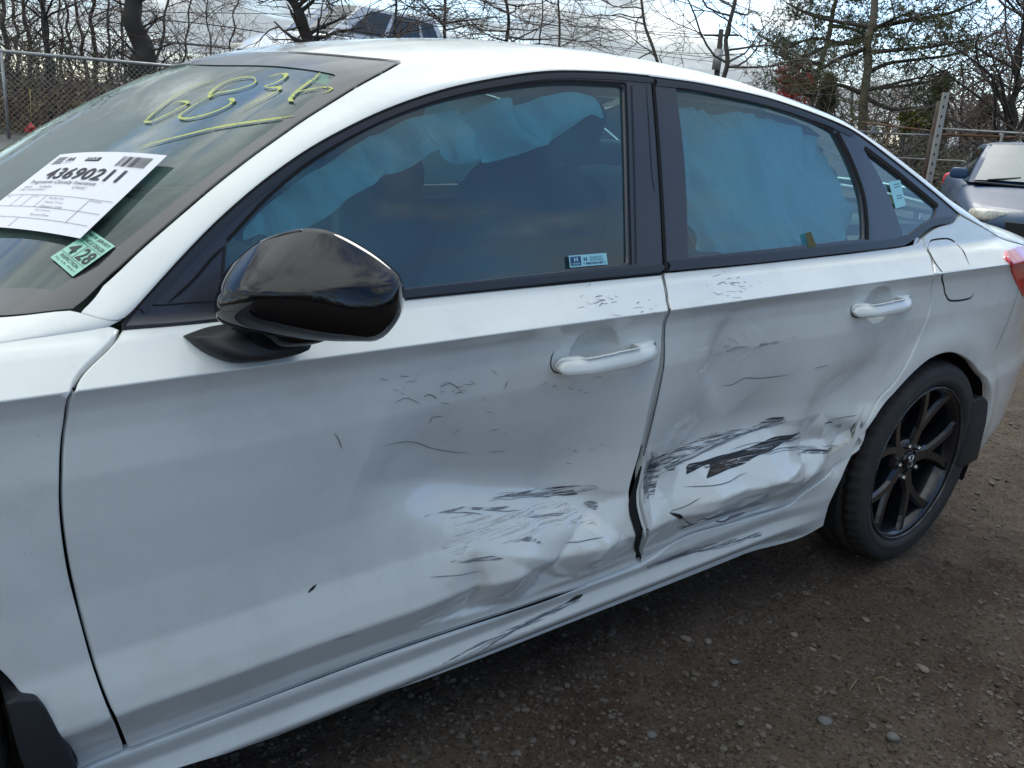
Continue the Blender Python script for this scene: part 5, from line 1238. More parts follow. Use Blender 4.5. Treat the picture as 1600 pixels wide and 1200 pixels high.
def grow(tb, tw, rnd, p, d, L, r, depth, droop=0.0, ends=None, spread=0.9, kids=(3, 5), zig=0.25, minr=0.004):
    n = max(3, int(L/0.22)) if depth > 1 else 3; pts = [p.copy()]; q = p.copy(); dd = d.copy()
    for i in range(n):
        dd = dd+np.array([rnd.gauss(0, zig), rnd.gauss(0, zig), rnd.gauss(0, zig*.7)])*(0.6)+np.array([0, 0, -droop])*0.2; dd /= np.linalg.norm(dd)
        q = q+dd*L/n; pts.append(q.copy())
    rr_ = np.linspace(r, max(r*0.35, minr), len(pts))
    (tb if depth > 1 else tw).add(pts, rr_, 5 if depth > 1 else 3, cap=False)
    if ends is not None and depth <= 1: ends.extend(pts[1:])
    if depth <= 0: return
    for k in range(rnd.randint(*kids)):
        t = rnd.uniform(0.25, 1.0); j = min(int(t*n), n-1); b0 = pts[j]+(pts[j+1]-pts[j])*(t*n-j)
        ax = np.array([rnd.gauss(0, 1), rnd.gauss(0, 1), rnd.gauss(0, .6)]); nd = dd*0.6+ax/np.linalg.norm(ax)*spread; nd /= np.linalg.norm(nd)
        grow(tb, tw, rnd, b0, nd, L*rnd.uniform(.45, .7), max(r*rnd.uniform(.35, .55), minr), depth-1, droop, ends, spread, kids, zig, minr)
def bare_tree(base, top, r, seed, label, cat='tree', group=None, bark=None, twig=None, limbs=14, limb=1.4, low=0.15, depth=2, up=0.25, kids=(3, 5), zig=.25, minr=0.004, flat=False):
    rnd = random.Random(seed); base = np.array(base, float); top = np.array(top, float)
    t = empty('bare_tree', tuple(base)); tag(t, label, cat, group)
    k = 14; P = [base+(top-base)*i/k+np.array([rnd.gauss(0, .035), rnd.gauss(0, .035), 0])*(i > 0)*np.linalg.norm(top-base)/4 for i in range(k+1)]
    tr = Tubes(); tr.add(catmull(P, 3), np.linspace(r, r*.35, 3*k+1), 9); tr.build('trunk', t, bark or BARK)
    tb = Tubes(); tw = Tubes()
    for i in range(limbs):
        f = rnd.uniform(low, 1.0); j = min(int(f*k), k-1); b0 = P[j]+(P[j+1]-P[j])*(f*k-j); a = rnd.uniform(0, 2*pi)
        d = np.array([cos(a), sin(a), rnd.uniform(-.1, .5) if flat else rnd.uniform(0.1, .9)+up]); d /= np.linalg.norm(d)
        grow(tb, tw, rnd, b0, d, limb*rnd.uniform(.6, 1.2), min(r*(.45-.2*f), .032), depth, 0, None, .9, kids, zig, minr)
    if tb.V: tag(tb.build('limbs', t, bark or BARK), kind='stuff')
    if tw.V:
        tag(tw.build('twigs', t, twig or TWIG), kind='stuff')
    return t
def tb_px(px0, py0, px1, py1, D, D2=None):
    return at(px0, py0, D), at(px1, py1, D2 or D)
def base_on_ground(a, b):     # extend the line b->a down to z=0
    t = (0-a[2])/(a[2]-b[2]) if abs(a[2]-b[2]) > 1e-6 else 0; return a+(a-b)*t
rt = random.Random(11)
WOODG = 'bare trees in the wood behind the left fence'
for i, (x0, y0, x1, y1, wpx, D, dark) in enumerate([(75, 60, 70, 0, 5, 24, 1), (45, 80, 38, 0, 6, 25, 0), (108, 85, 102, 0, 4, 26, 0), (78, 120, 66, 20, 8, 23, 1), (130, 85, 120, 0, 5, 25, 0), (150, 90, 145, 0, 6, 27, 1), (172, 90, 168, 0, 4, 24, 0), (12, 80, 5, 0, 7, 24, 0),
                                           (285, 80, 300, 0, 3, 24, 0), (245, 95, 262, 0, 4, 23, 0), (-40, 90, -45, 0, 8, 25, 0), (-90, 90, -95, 0, 8, 23, 1), (330, 80, 322, 0, 2.5, 24, 0), (365, 70, 372, 0, 2.5, 25, 0), (25, 70, 20, 0, 5, 31, 1), (95, 70, 90, 0, 4, 33, 1), (195, 80, 190, 0, 4, 30, 1)]):
    a, b_ = tb_px(x0, y0, x1, y1, D); base = base_on_ground(a, b_); top = b_+(b_-a)*rt.uniform(.8, 1.4)
    bare_tree(base, top, wpx*D/FPX/2*1.3, 100+i, 'bare brown tree in the tangled wood beyond the left fence', group=WOODG, bark=BARKD if dark else BARK, limbs=12, limb=1.4, low=.05, depth=2, kids=(2, 5), minr=.005, twig=TWIGR if i % 3 == 0 else TWIG)
a, b_ = tb_px(222, 95, 207, 0, 22); base = base_on_ground(a, b_)
bare_tree(base, b_+(b_-a)*1.2, 0.32, 77, 'thick dark vine covered trunk rising behind the left fence rail', bark=BARKD, twig=BARK, limbs=46, limb=1.0, low=.05, depth=2, kids=(2, 5), zig=.4, minr=.006)
a, b_ = tb_px(480, 60, 458, 0, 13); base = base_on_ground(a, b_)
vt = bare_tree(base, b_+(b_-a)*1.0, 0.13, 78, 'leaning dark trunk wrapped in vines just above the white roof', bark=BARKD, twig=BARK, limbs=44, limb=.8, low=.35, depth=2, kids=(2, 5), zig=.55, minr=.005)
# the row of thin gnarled trees along the far side
for i, (x0, y0, x1, y1, wpx, D, lb, lm, n_) in enumerate([(622, 58, 618, 0, 7, 12.5, 'short dark gnarled trunk beside the red lamp above the roof', 1.1, 26), (697, 58, 692, 0, 9, 13, 'dark upright trunk with crooked branches above the roof', 1.1, 24), (796, 62, 793, 0, 9, 13.5, 'dark trunk with spreading twigs right of centre of the roof', 1.1, 20),
                                              (845, 64, 846, 0, 4, 15, 'very thin bare stem between two dark trunks above the roof', .7, 10), (875, 68, 878, 0, 6, 15, 'thin dark stem with long sideways branches', 1.2, 12), (1024, 92, 1004, 0, 7, 15, 'slim bare tree leaning left above the rear door', 1.6, 14), (1135, 112, 1146, 0, 10, 15, 'straight bare tree beside the utility pole', 1.9, 20)]):
    a, b_ = tb_px(x0, y0, x1, y1, D); base = base_on_ground(a, b_)
    bare_tree(base, b_+(b_-a)*1.3, wpx*D/FPX/2, 200+i, lb, group='thin gnarled trees behind the white sedan', bark=BARKD if i < 4 else BARK, twig=TWIG, limbs=n_, limb=lm, low=.45, depth=2, kids=(2, 5), zig=.35, minr=.004, flat=True)
# far bare trees on the right
for i, (x0, D, wpx, hpx) in enumerate([(1195, 34, 4, 60), (1180, 36, 3, 70), (1255, 32, 4, 90), (1300, 34, 4, 110), (1330, 30, 5, 120), (1385, 36, 4, 110), (1405, 30, 4, 100), (1420, 34, 4, 120), (1475, 30, 6, 150), (1500, 26, 6, 170), (1530, 30, 6, 170), (1555, 24, 7, 190), (1580, 27, 8, 200), (1600, 22, 8, 210), (1640, 26, 9, 210), (1512, 36, 6, 140), (1568, 36, 6, 150), (1345, 38, 4, 80), (1283, 40, 4, 70), (1450, 38, 5, 110), (1362, 33, 4, 90)]):
    hy = 153.8+0.083*(x0-540); a = at(x0, hy, D); b_ = at(x0+rt.uniform(4, 14), hy-hpx*.8, D); base = base_on_ground(a, b_)
    bare_tree(base, b_, wpx*D/FPX/2, 300+i, 'distant bare tree with fine twigs beyond the right hand fence', group='distant bare trees behind the right fence', bark=BARKD if i % 2 else BARK, twig=TWIGR if i % 2 else TWIG, limbs=12, limb=1.7, low=.12, depth=2, kids=(2, 5), minr=.008)
a, b_ = tb_px(1582, 175, 1596, 60, 17); bare_tree(base_on_ground(a, b_), b_+(b_-a)*.5, .09, 402, 'taller bare tree with dark trunk at the right edge', bark=BARKD, limbs=30, limb=2.0, low=.15, minr=.006, kids=(3, 5))
# pines
NEEDLE = mat('pine_needles', (0.060, 0.085, 0.038), 0.8, var=(1.2, (0.13, 0.13, 0.045), .42, .62)); NEEDLED = mat('dark_pine_needles', (0.035, 0.055, 0.030), 0.8, var=(1.5, (0.06, 0.07, 0.03), .4, .6))
PBARK = mat('pine_bark', (0.14, 0.12, 0.095), 0.95, bump=(40, .8, .01), var=(7, (0.22, 0.19, 0.13), .4, .65))
def needles(name, ends, n, m, parent, seed, L=0.085, spread=0.10):
    r = np.random.default_rng(seed); C_ = np.asarray(ends)[r.integers(len(ends), size=n)]+r.normal(0, 1, (n, 3))*spread*np.array([1, 1, .55])
    k = 7; P = np.repeat(C_, k, 0); d = r.normal(0, 1, (n*k, 3)); d[:, 2] += .35; d /= np.linalg.norm(d, axis=1)[:, None]
    s = np.cross(d, r.normal(0, 1, (n*k, 3))); s /= np.linalg.norm(s, axis=1)[:, None]; w_ = 0.0075
    ln = L*r.uniform(.6, 1.2, (n*k, 1)); V = np.stack([P-s*w_, P+s*w_, P+d*ln], 1).reshape(-1, 3); i = np.arange(n*k)*3
    me = bpy.data.meshes.new(name); me.from_pydata(V.tolist(), [], np.stack([i, i+1, i+2], 1).tolist()); return link(name, me, parent, m)
def pine(a, b_, r, seed, label, limbs, ext=1.6, nn=5000, m=NEEDLE, whorl=9, wl=2.2):
    rnd = random.Random(seed); base = base_on_ground(a, b_); top = b_+(b_-a)*ext*.5
    t = empty('pine_tree', tuple(base)); tag(t, label, 'pine tree')
    k = 16; P = [base+(top-base)*i/k+np.array([rnd.gauss(0, .02), rnd.gauss(0, .02), 0]) for i in range(k+1)]
    tr = Tubes(); tr.add(catmull(P, 3), np.linspace(r, r*.45, 3*k+1), 12); tr.build('trunk', t, PBARK)
    tb = Tubes(); tw = Tubes(); ends = []
    for pl, D in limbs:                    # limbs that can be seen one by one
        Q = catmull([at(x, y, D+dd) for (x, y, dd) in pl], 6); tb.add(Q, np.linspace(.045, .014, len(Q)), 6, cap=False)
        for j in range(5, len(Q), 2):
            for _ in range(2):
                ax = np.array([rnd.gauss(0, 1), rnd.gauss(0, 1), rnd.gauss(.3, .5)]); ax /= np.linalg.norm(ax)
                grow(tb, tw, rnd, Q[j], ax, rnd.uniform(.35, .8), .010, 1, 0, ends, .8, (2, 4), .25, .004)
    for w_ in range(whorl):
        f = 0.22+0.78*w_/whorl; c0 = base+(top-base)*f
        for _ in range(3):
            a_ = rnd.uniform(0, 2*pi); d = np.array([cos(a_), sin(a_), rnd.uniform(-.05, .3)]); grow(tb, tw, rnd, c0, d/np.linalg.norm(d), wl*rnd.uniform(.5, 1)*(1.1-f*.5), .03, 2, 0, ends, .8, (3, 5), .2, .004)
    tag(tb.build('limbs', t, BARKD), kind='stuff'); tag(tw.build('twigs', t, TWIG), kind='stuff')
    needles('needle_crown', ends, nn, m, t, seed)
    return t
a, b_ = tb_px(1348, 185, 1366, 0, 17)
pine(a, b_, .095, 5, 'tall open pine with a pale trunk in front of the right fence', [([(1352, 117, 0), (1385, 100, .3), (1440, 92, .6), (1500, 82, .8), (1562, 48, 1.0)], 17), ([(1356, 82, 0), (1400, 78, -.3), (1460, 72, -.6), (1515, 62, -.8)], 17), ([(1363, 44, 0), (1420, 32, -.3), (1480, 22, -.5), (1525, 2, -.6)], 17),
     ([(1362, 42, 0), (1320, 36, .4), (1270, 25, .6), (1236, 8, .8)], 17), ([(1352, 76, 0), (1310, 92, -.4), (1270, 112, -.6), (1235, 95, -.8)], 17), ([(1345, 145, 0), (1310, 132, .4), (1260, 128, .6)], 17), ([(1348, 150, 0), (1390, 170, -.3), (1430, 168, -.5)], 17), ([(1360, 60, 0), (1320, 68, .4), (1270, 60, .7), (1225, 78, 1)], 17)], nn=3300, whorl=4, wl=1.8)
a, b_ = tb_px(1270, 150, 1302, 15, 19)
pine(a, b_, .07, 6, 'thinner pine with a darker trunk left of the tall pine', [([(1288, 75, 0), (1250, 88, .3), (1210, 68, .5), (1185, 55, .8)], 19), ([(1282, 100, 0), (1240, 95, -.4), (1205, 80, -.6)], 19), ([(1298, 30, 0), (1260, 20, -.2), (1228, 4, -.4)], 19), ([(1296, 40, 0), (1330, 45, .3), (1360, 60, .6)], 19)], nn=2500, whorl=4, wl=1.4)
def conifer(px, pytop, pybase, D, wpx, seed, label, m):
    hy = pybase; base = at(px, hy, D); base[2] = 0; topz = at(px, pytop, D)[2]; rnd = random.Random(seed)
    t = empty('conifer', tuple(base)); tag(t, label, 'conifer'); tr = Tubes(); tr.add([base, base+np.array([0, 0, topz])], [.12, .02], 8); tr.build('trunk', t, BARKD)
    R = wpx*D/FPX/2; pts = []
    for i in range(500):
        f = rnd.random()**.8; a_ = rnd.uniform(0, 6.28); q = R*(1-f)**.7*rnd.uniform(.3, 1.05); pts.append(base+np.array([q*cos(a_), q*sin(a_), .15+f*(topz-.15)]))
    needles('foliage_crown', pts, 3500, m, t, seed, .12, .09); return t
CONF = mat('dark_conifer_green', (0.030, 0.038, 0.018), .9, var=(2, (0.07, 0.06, 0.03), .4, .65)); YEL = mat('yellow_green_leaves', (0.16, 0.16, 0.03), .8)
conifer(1455, 118, 205, 24, 46, 31, 'dense dark conical evergreen left of the white post', CONF)
conifer(1290, 120, 165, 30, 50, 32, 'dark broad evergreen low behind the pines', CONF)
conifer(1530, 150, 215, 30, 90, 33, 'dark evergreen mass right of the white post', CONF)
def bush(name, px, py, D, wpx, hpx, seed, m, label, n=1600, size=.05):
    c = at(px, py, D); R = wpx*D/FPX/2; H = hpx*D/FPX/2; base = c.copy(); base[2] = 0; t = empty(name, tuple(base)); tag(t, label, 'bush')
    rnd = random.Random(seed); tb = Tubes()
    cs = []
    for i in range(26):
        v = np.array([rnd.gauss(0, .45)*R, rnd.gauss(0, .45)*R, rnd.gauss(0, .45)*H]); e = c+v; cs.append(e); tb.add([base, (base+e)/2+np.array([0, 0, .1]), e], [.02, .012, .004], 4, cap=False)
    tag(tb.build('stems', t, TWIG), kind='stuff'); leafcloud('foliage', cs, R*.18, n, size, m, t, seed); return t
RED = mat('crimson_leaves', (0.42, 0.03, 0.045), .8)
bush('red_bush', 1237, 133, 30, 52, 50, 50, RED, 'bright crimson leafed shrub behind the sedan roof', 2600, .055)
bush('yellow_bush', 1427, 186, 20, 34, 26, 51, YEL, 'small yellow green shrub behind the rusty fence rail', 1500, .04)
# undergrowth behind the left fence
rg2 = np.random.default_rng(3); cs = []
for i in range(1500):
    px = rg2.uniform(-260, 420); D = rg2.uniform(21.5, 27); z = 1.75*rg2.random()**1.3; p = at(px, 130, D); cs.append((p[0], p[1], z))
cs = np.array(cs)
UB = mat('russet_brush', (0.20, 0.10, 0.07), .95, var=(.6, (0.22, 0.17, 0.08), .42, .6)); UG = mat('olive_brush', (0.095, 0.10, 0.05), .95, var=(.6, (0.15, 0.125, 0.065), .42, .6))
low = cs[cs[:, 2] < .95]; hi = cs[cs[:, 2] >= .75]
u1 = leafcloud('undergrowth', low, .16, 24000, .045, UB, None, 61); tag(u1, 'low russet brown undergrowth behind the left fence', 'undergrowth', kind='stuff')
u2 = leafcloud('undergrowth', hi, .22, 8000, .045, UG, None, 62); tag(u2, 'olive green brush higher up behind the left fence', 'undergrowth', kind='stuff')
cs = []
for i in range(700):
    px = rg2.uniform(1330, 1900); D = rg2.uniform(20, 30); z = 1.1*rg2.random(); p = at(px, 220, D); cs.append((p[0], p[1], z))
u3 = leafcloud('undergrowth', np.array(cs), .25, 12000, .05, UG, None, 63); tag(u3, 'brown green undergrowth along the right hand fence', 'undergrowth', kind='stuff')
# thicket of fine stems (one mass nobody could count)
tb = Tubes(); rnd = random.Random(9)
for i in range(480):
    px = rnd.uniform(-200, 420) if i < 330 else rnd.uniform(1250, 1700); D = rnd.uniform(22, 30); p = at(px, 130, D); p[2] = 0; h = rnd.uniform(1.2, 4.2); d = np.array([rnd.gauss(0, .35), rnd.gauss(0, .35), 1.0])
    P = [p]; q = p.copy()
    for k in range(5): d = d+np.array([rnd.gauss(0, .22), rnd.gauss(0, .22), 0]); q = q+d/np.linalg.norm(d)*h/5; P.append(q.copy())
    tb.add(P, np.linspace(.014, .005, 6), 3, cap=False)
    for k in (2, 3, 4):
        e = P[k]+np.array([rnd.gauss(0, .45), rnd.gauss(0, .45), rnd.uniform(-.1, .5)]); tb.add([P[k], (P[k]+e)/2+np.array([0, 0, .05]), e], [.007, .005, .004], 3, cap=False)
o = tb.build('thicket', None, TWIG); tag(o, 'tangle of fine bare brown stems behind the fences', 'thicket', kind='stuff')

# ------------------------------------------------------------------ fences
GALV = mat('galvanised_steel', (0.42, 0.43, 0.43), 0.5, .6, var=(8, (0.30, 0.29, 0.27), .4, .7)); RUST = mat('rusty_steel', (0.20, 0.10, 0.055), .8, .2, var=(10, (0.35, 0.30, 0.25), .5, .7)); WIRE = mat('fence_wire', (0.22, 0.22, 0.21), .6, .4)
def chain(P0, P1, z0, z1, step, r, parent, m=WIRE):
    P0 = np.array([P0[0], P0[1], 0.0]); P1 = np.array([P1[0], P1[1], 0.0]); L = np.linalg.norm(P1-P0); e = (P1-P0)/L; h = z1-z0; tb = Tubes(); k = int((L+h)/step)
    for i in range(-int(h/step)-1, int(L/step)+1):
        for s in (1, -1):
            x0 = i*step if s > 0 else i*step+h; x1 = x0+s*h; pts = []
            a0, a1 = (x0, z0), (x1, z1)
            t0 = 0.0; t1 = 1.0
            lo_, hi_ = min(x0, x1), max(x0, x1)
            if hi_ <= 0 or lo_ >= L: continue
            ts = sorted([(0-x0)/(x1-x0), (L-x0)/(x1-x0)]); t0 = max(0, ts[0]); t1 = min(1, ts[1])
            if t1 <= t0: continue
            q = [P0+e*(x0+(x1-x0)*t)+np.array([0, 0, z0+h*t]) for t in (t0, t1)]; tb.add(q, r, 3, cap=False)
    o = tb.build('chain_link', parent, m); tag(o, kind='stuff'); return o
f0 = at(-260, 58, 20.3); f1 = at(330, 107, 20.3); fl_ = empty('chain_link_fence', (float(f0[0]), float(f0[1]), 0)); tag(fl_, 'chain link fence with a pale steel top rail in front of the brown brush', 'fence')
zt0 = at(0, 80, 20.3)[2]
tb = Tubes(); A0 = np.array([f0[0], f0[1], zt0]); A1 = np.array([f1[0], f1[1], zt0+.02]); tb.add([A0, (A0+A1)/2-np.array([0, 0, .01]), A1], .034, 8); tb.build('top_rail', fl_, GALV)
for t in (0.05, 0.40, 0.88):
    p = A0+(A1-A0)*t; tb = Tubes(); tb.add([(p[0], p[1], 0), (p[0], p[1], zt0+.05)], .03, 8); tb.build('post', fl_, GALV)
chain(A0, A1, .03, zt0, .105, .0045, fl_, mat('fence_wire_bright', (0.30, 0.29, 0.27), .55, .4))
fr_ = empty('chain_link_fence', tuple(at(1347, 230, 16))); fr_.location.z = 0; tag(fr_, 'rusty and grey chain link fence behind the blue car', 'fence')
def rail(p, q, D, r, m, parent, D2=None, name='rail'):
    tb = Tubes(); tb.add([at(*p, D), at(*q, D2 or D)], r, 7); return tb.build(name, parent, m)
rail((1347, 191), (1464, 206), 16, .018, RUST, fr_); rail((1391, 209), (1462, 211), 16, .014, GALV, fr_); rail((1467, 201), (1700, 214), 16, .018, GALV, fr_); rail((1467, 210), (1700, 219), 16.1, .02, RUST, fr_); rail((1391, 246), (1700, 262), 16.1, .014, GALV, fr_); rail((1240, 196), (1391, 209), 16, .014, GALV, fr_)
for x, y0, m_ in ((1391, 195, RUST), (1567, 206, GALV), (1468, 214, GALV), (1300, 190, GALV), (1660, 212, GALV)):
    p = at(x, y0, 16.05); tb = Tubes(); tb.add([(p[0], p[1], 0), tuple(p)], .022, 8); tb.build('post', fr_, m_)
pA = at(1250, 200, 16.05); pB = at(1700, 214, 16.05); chain(pA, pB, .05, min(at(1391, 209, 16)[2], at(1600, 213, 16)[2]), .10, .0032, fr_)
# perforated pale post and the brown pole strapped beside it
pa_ = at(1455, 265, 13.0); pb_ = at(1478, 145, 13.0); base = base_on_ground(pa_, pb_)
pw = empty('perforated_post', tuple(base)); tag(pw, 'tall leaning pale perforated post by the right hand fence', 'post')
ax = (pb_-base); Lp = np.linalg.norm(ax); ax /= Lp; side = np.cross(ax, F_); side /= np.linalg.norm(side); fw = np.cross(side, ax)
rot = Matrix(((side[0], fw[0], ax[0]), (side[1], fw[1], ax[1]), (side[2], fw[2], ax[2])))
box('post_body', tuple(base+ax*Lp/2), (.078, .05, Lp), pw, mat('weathered_white_paint', (0.36, 0.35, 0.33), .8, var=(12, (0.30, 0.27, 0.23), .5, .75)), rot, bev=.006)
hb = bmesh.new()
for i in range(int(Lp/.12)):
    q = base+ax*(.1+i*.12)-fw*np.sign(fw@F_)*.0265
    box_bm(hb, tuple(q+side*.012), (.016, .004, .034), rot)
o = bmobj('punched_hole', hb, pw, VOIDM, smooth=False); tag(o, kind='stuff')
q0 = at(1448, 262, 13.3); q1 = at(1470, 158, 13.3); bs = base_on_ground(q0, q1); tb = Tubes(); tb.add([bs, q1], .045, 10); o = tb.build('rusty_pole', None, mat('rusty_brown_pole', (0.075, 0.05, 0.038), .9, var=(6, (0.12, .10, .085), .4, .7))); tag(o, 'dark rusty brown pole standing just left of the pale perforated post', 'pole')
# utility pole and wires
u0_ = at(1120, 118, 34); u1_ = at(1127, 46, 34); bs = base_on_ground(u0_, u1_); up_ = empty('utility_pole', tuple(bs)); tag(up_, 'thin dark utility pole with a crossarm and grey transformer', 'utility pole')
tb = Tubes(); tb.add([bs, u1_], [.13, .09], 10); tb.build('pole', up_, BARKD)
c_ = at(1126, 55, 34); tb = Tubes(); sd_ = R_*.6; tb.add([c_-sd_, c_+sd_], .04, 6); tb.build('crossarm', up_, BARKD)
c_ = at(1121, 93, 33.8); tb = Tubes(); tb.add([c_-np.array([0, 0, .35]), c_+np.array([0, 0, .35])], .16, 12); tb.build('transformer', up_, GALV)
WM = mat('black_cable', (0.012, 0.012, 0.014), .6)
wires = [([(-60, 20), (191, 57), (420, 78), (700, 96)], .014), ([(-40, -18), (64, 0), (191, 17), (446, 22), (700, 30), (1125, 56)], .012), ([(240, 30), (340, 40), (470, 60)], .018), ([(240, 65), (340, 74), (480, 90)], .022), ([(290, 0), (340, 33), (400, 70)], .010), ([(320, -4), (440, 25), (600, 40), (850, 62), (1126, 92)], .010),
         ([(850, 12), (940, 28), (1126, 58)], .010), ([(850, 22), (940, 44), (1126, 62)], .010), ([(850, 40), (940, 60), (1030, 80), (1122, 84)], .010), ([(850, 52), (940, 72), (1040, 88), (1122, 97)], .010), ([(1126, 56), (1250, 76), (1500, 118)], .009), ([(1124, 84), (1250, 100), (1450, 132)], .009), ([(1124, 97), (1250, 118), (1450, 150)], .009), ([(400, 8), (560, 16), (760, 12), (900, 20)], .009)]
CABL = ['long cable crossing the left wood from the top left corner', 'cable from the top left running on to the utility pole crossarm', 'thick cable just right of the vine covered trunk, upper of a pair', 'thickest cable low beside the windscreen top, lower of a pair', 'steep short cable above the far windscreen corner', 'long sagging cable behind the white hatchback to the pole foot',
 'topmost cable reaching the crossarm from the left', 'second cable reaching the crossarm from the left', 'cable reaching the transformer from the left', 'lowest cable reaching the pole from the left, just over the roof', 'top cable leaving the pole to the right through the pines', 'middle cable leaving the pole to the right', 'lowest cable leaving the pole to the right', 'nearly level cable along the top edge above the white hatchback']
for i, (pl, r_) in enumerate(wires):
    tb = Tubes(); tb.add(catmull([at(x, y, 34) for x, y in pl], 5), r_, 4, cap=False); o = tb.build('power_line', None, WM); tag(o, CABL[i], 'cable', 'overhead cables')
# hydrant with marker wand
hb = at(48, 190, 21.0); hb[2] = 0; hs_ = .30; hy_ = empty('fire_hydrant', tuple(hb)); tag(hy_, 'small red fire hydrant with a yellow marker rod by the left fence', 'fire hydrant')
HR_ = mat('hydrant_red', (0.55, 0.02, 0.025), .5)
V, Fc = lathe([(0.0, 0.0), (.30, 0.0), (.30, .08), (.20, .10), (.20, .62), (.27, .64), (.27, .70), (.20, .74), (.12, .90), (.05, .94), (.05, 1.0), (0, 1.0)], 0, 0, 0, 20)
V = [(hb[0]+v[0]*hs_, hb[1]+v[2]*hs_, v[1]*hs_) for v in V]; mesh('barrel', V, Fc, hy_, HR_)
for s in (-1, 1):
    tb = Tubes(); tb.add([hb+np.array([0, 0, .5*hs_]), hb+R_*s*.42*hs_+np.array([0, 0, .5*hs_])], .12*hs_, 8); tb.build('outlet', hy_, HR_)
tb = Tubes(); tb.add([hb+np.array([0, 0, .28]), at(47, 140, 21.0)], .008, 5); tb.build('marker_rod', hy_, mat('yellow_rod', (.45, .40, .10), .6))
db = bmesh.new(); rnd = random.Random(2)
for i in range(70):
    q = gpt(rnd.uniform(20, 95), rnd.uniform(196, 203)); s = rnd.uniform(.04, .13); g_ = bmesh.ops.create_icosphere(db, subdivisions=1, radius=s)['verts']; bmesh.ops.translate(db, vec=(q[0], q[1], s*.4), verts=g_)
o = bmobj('rubble', db, None, mat('dark_rubble', (.05, .05, .052), .9), smooth=False); tag(o, 'low heap of dark broken rubble on the asphalt by the fence', 'rubble', kind='stuff')
# pale barrel/sign beyond fence at right
q = at(1366, 203, 17); box_ = box('sign_board', tuple(q), (.12, .03, .14), None, mat('pale_sign', (.5, .55, .6), .6)); tag(box_, 'small pale board hanging at the rusty fence beside the pine trunk', 'board')

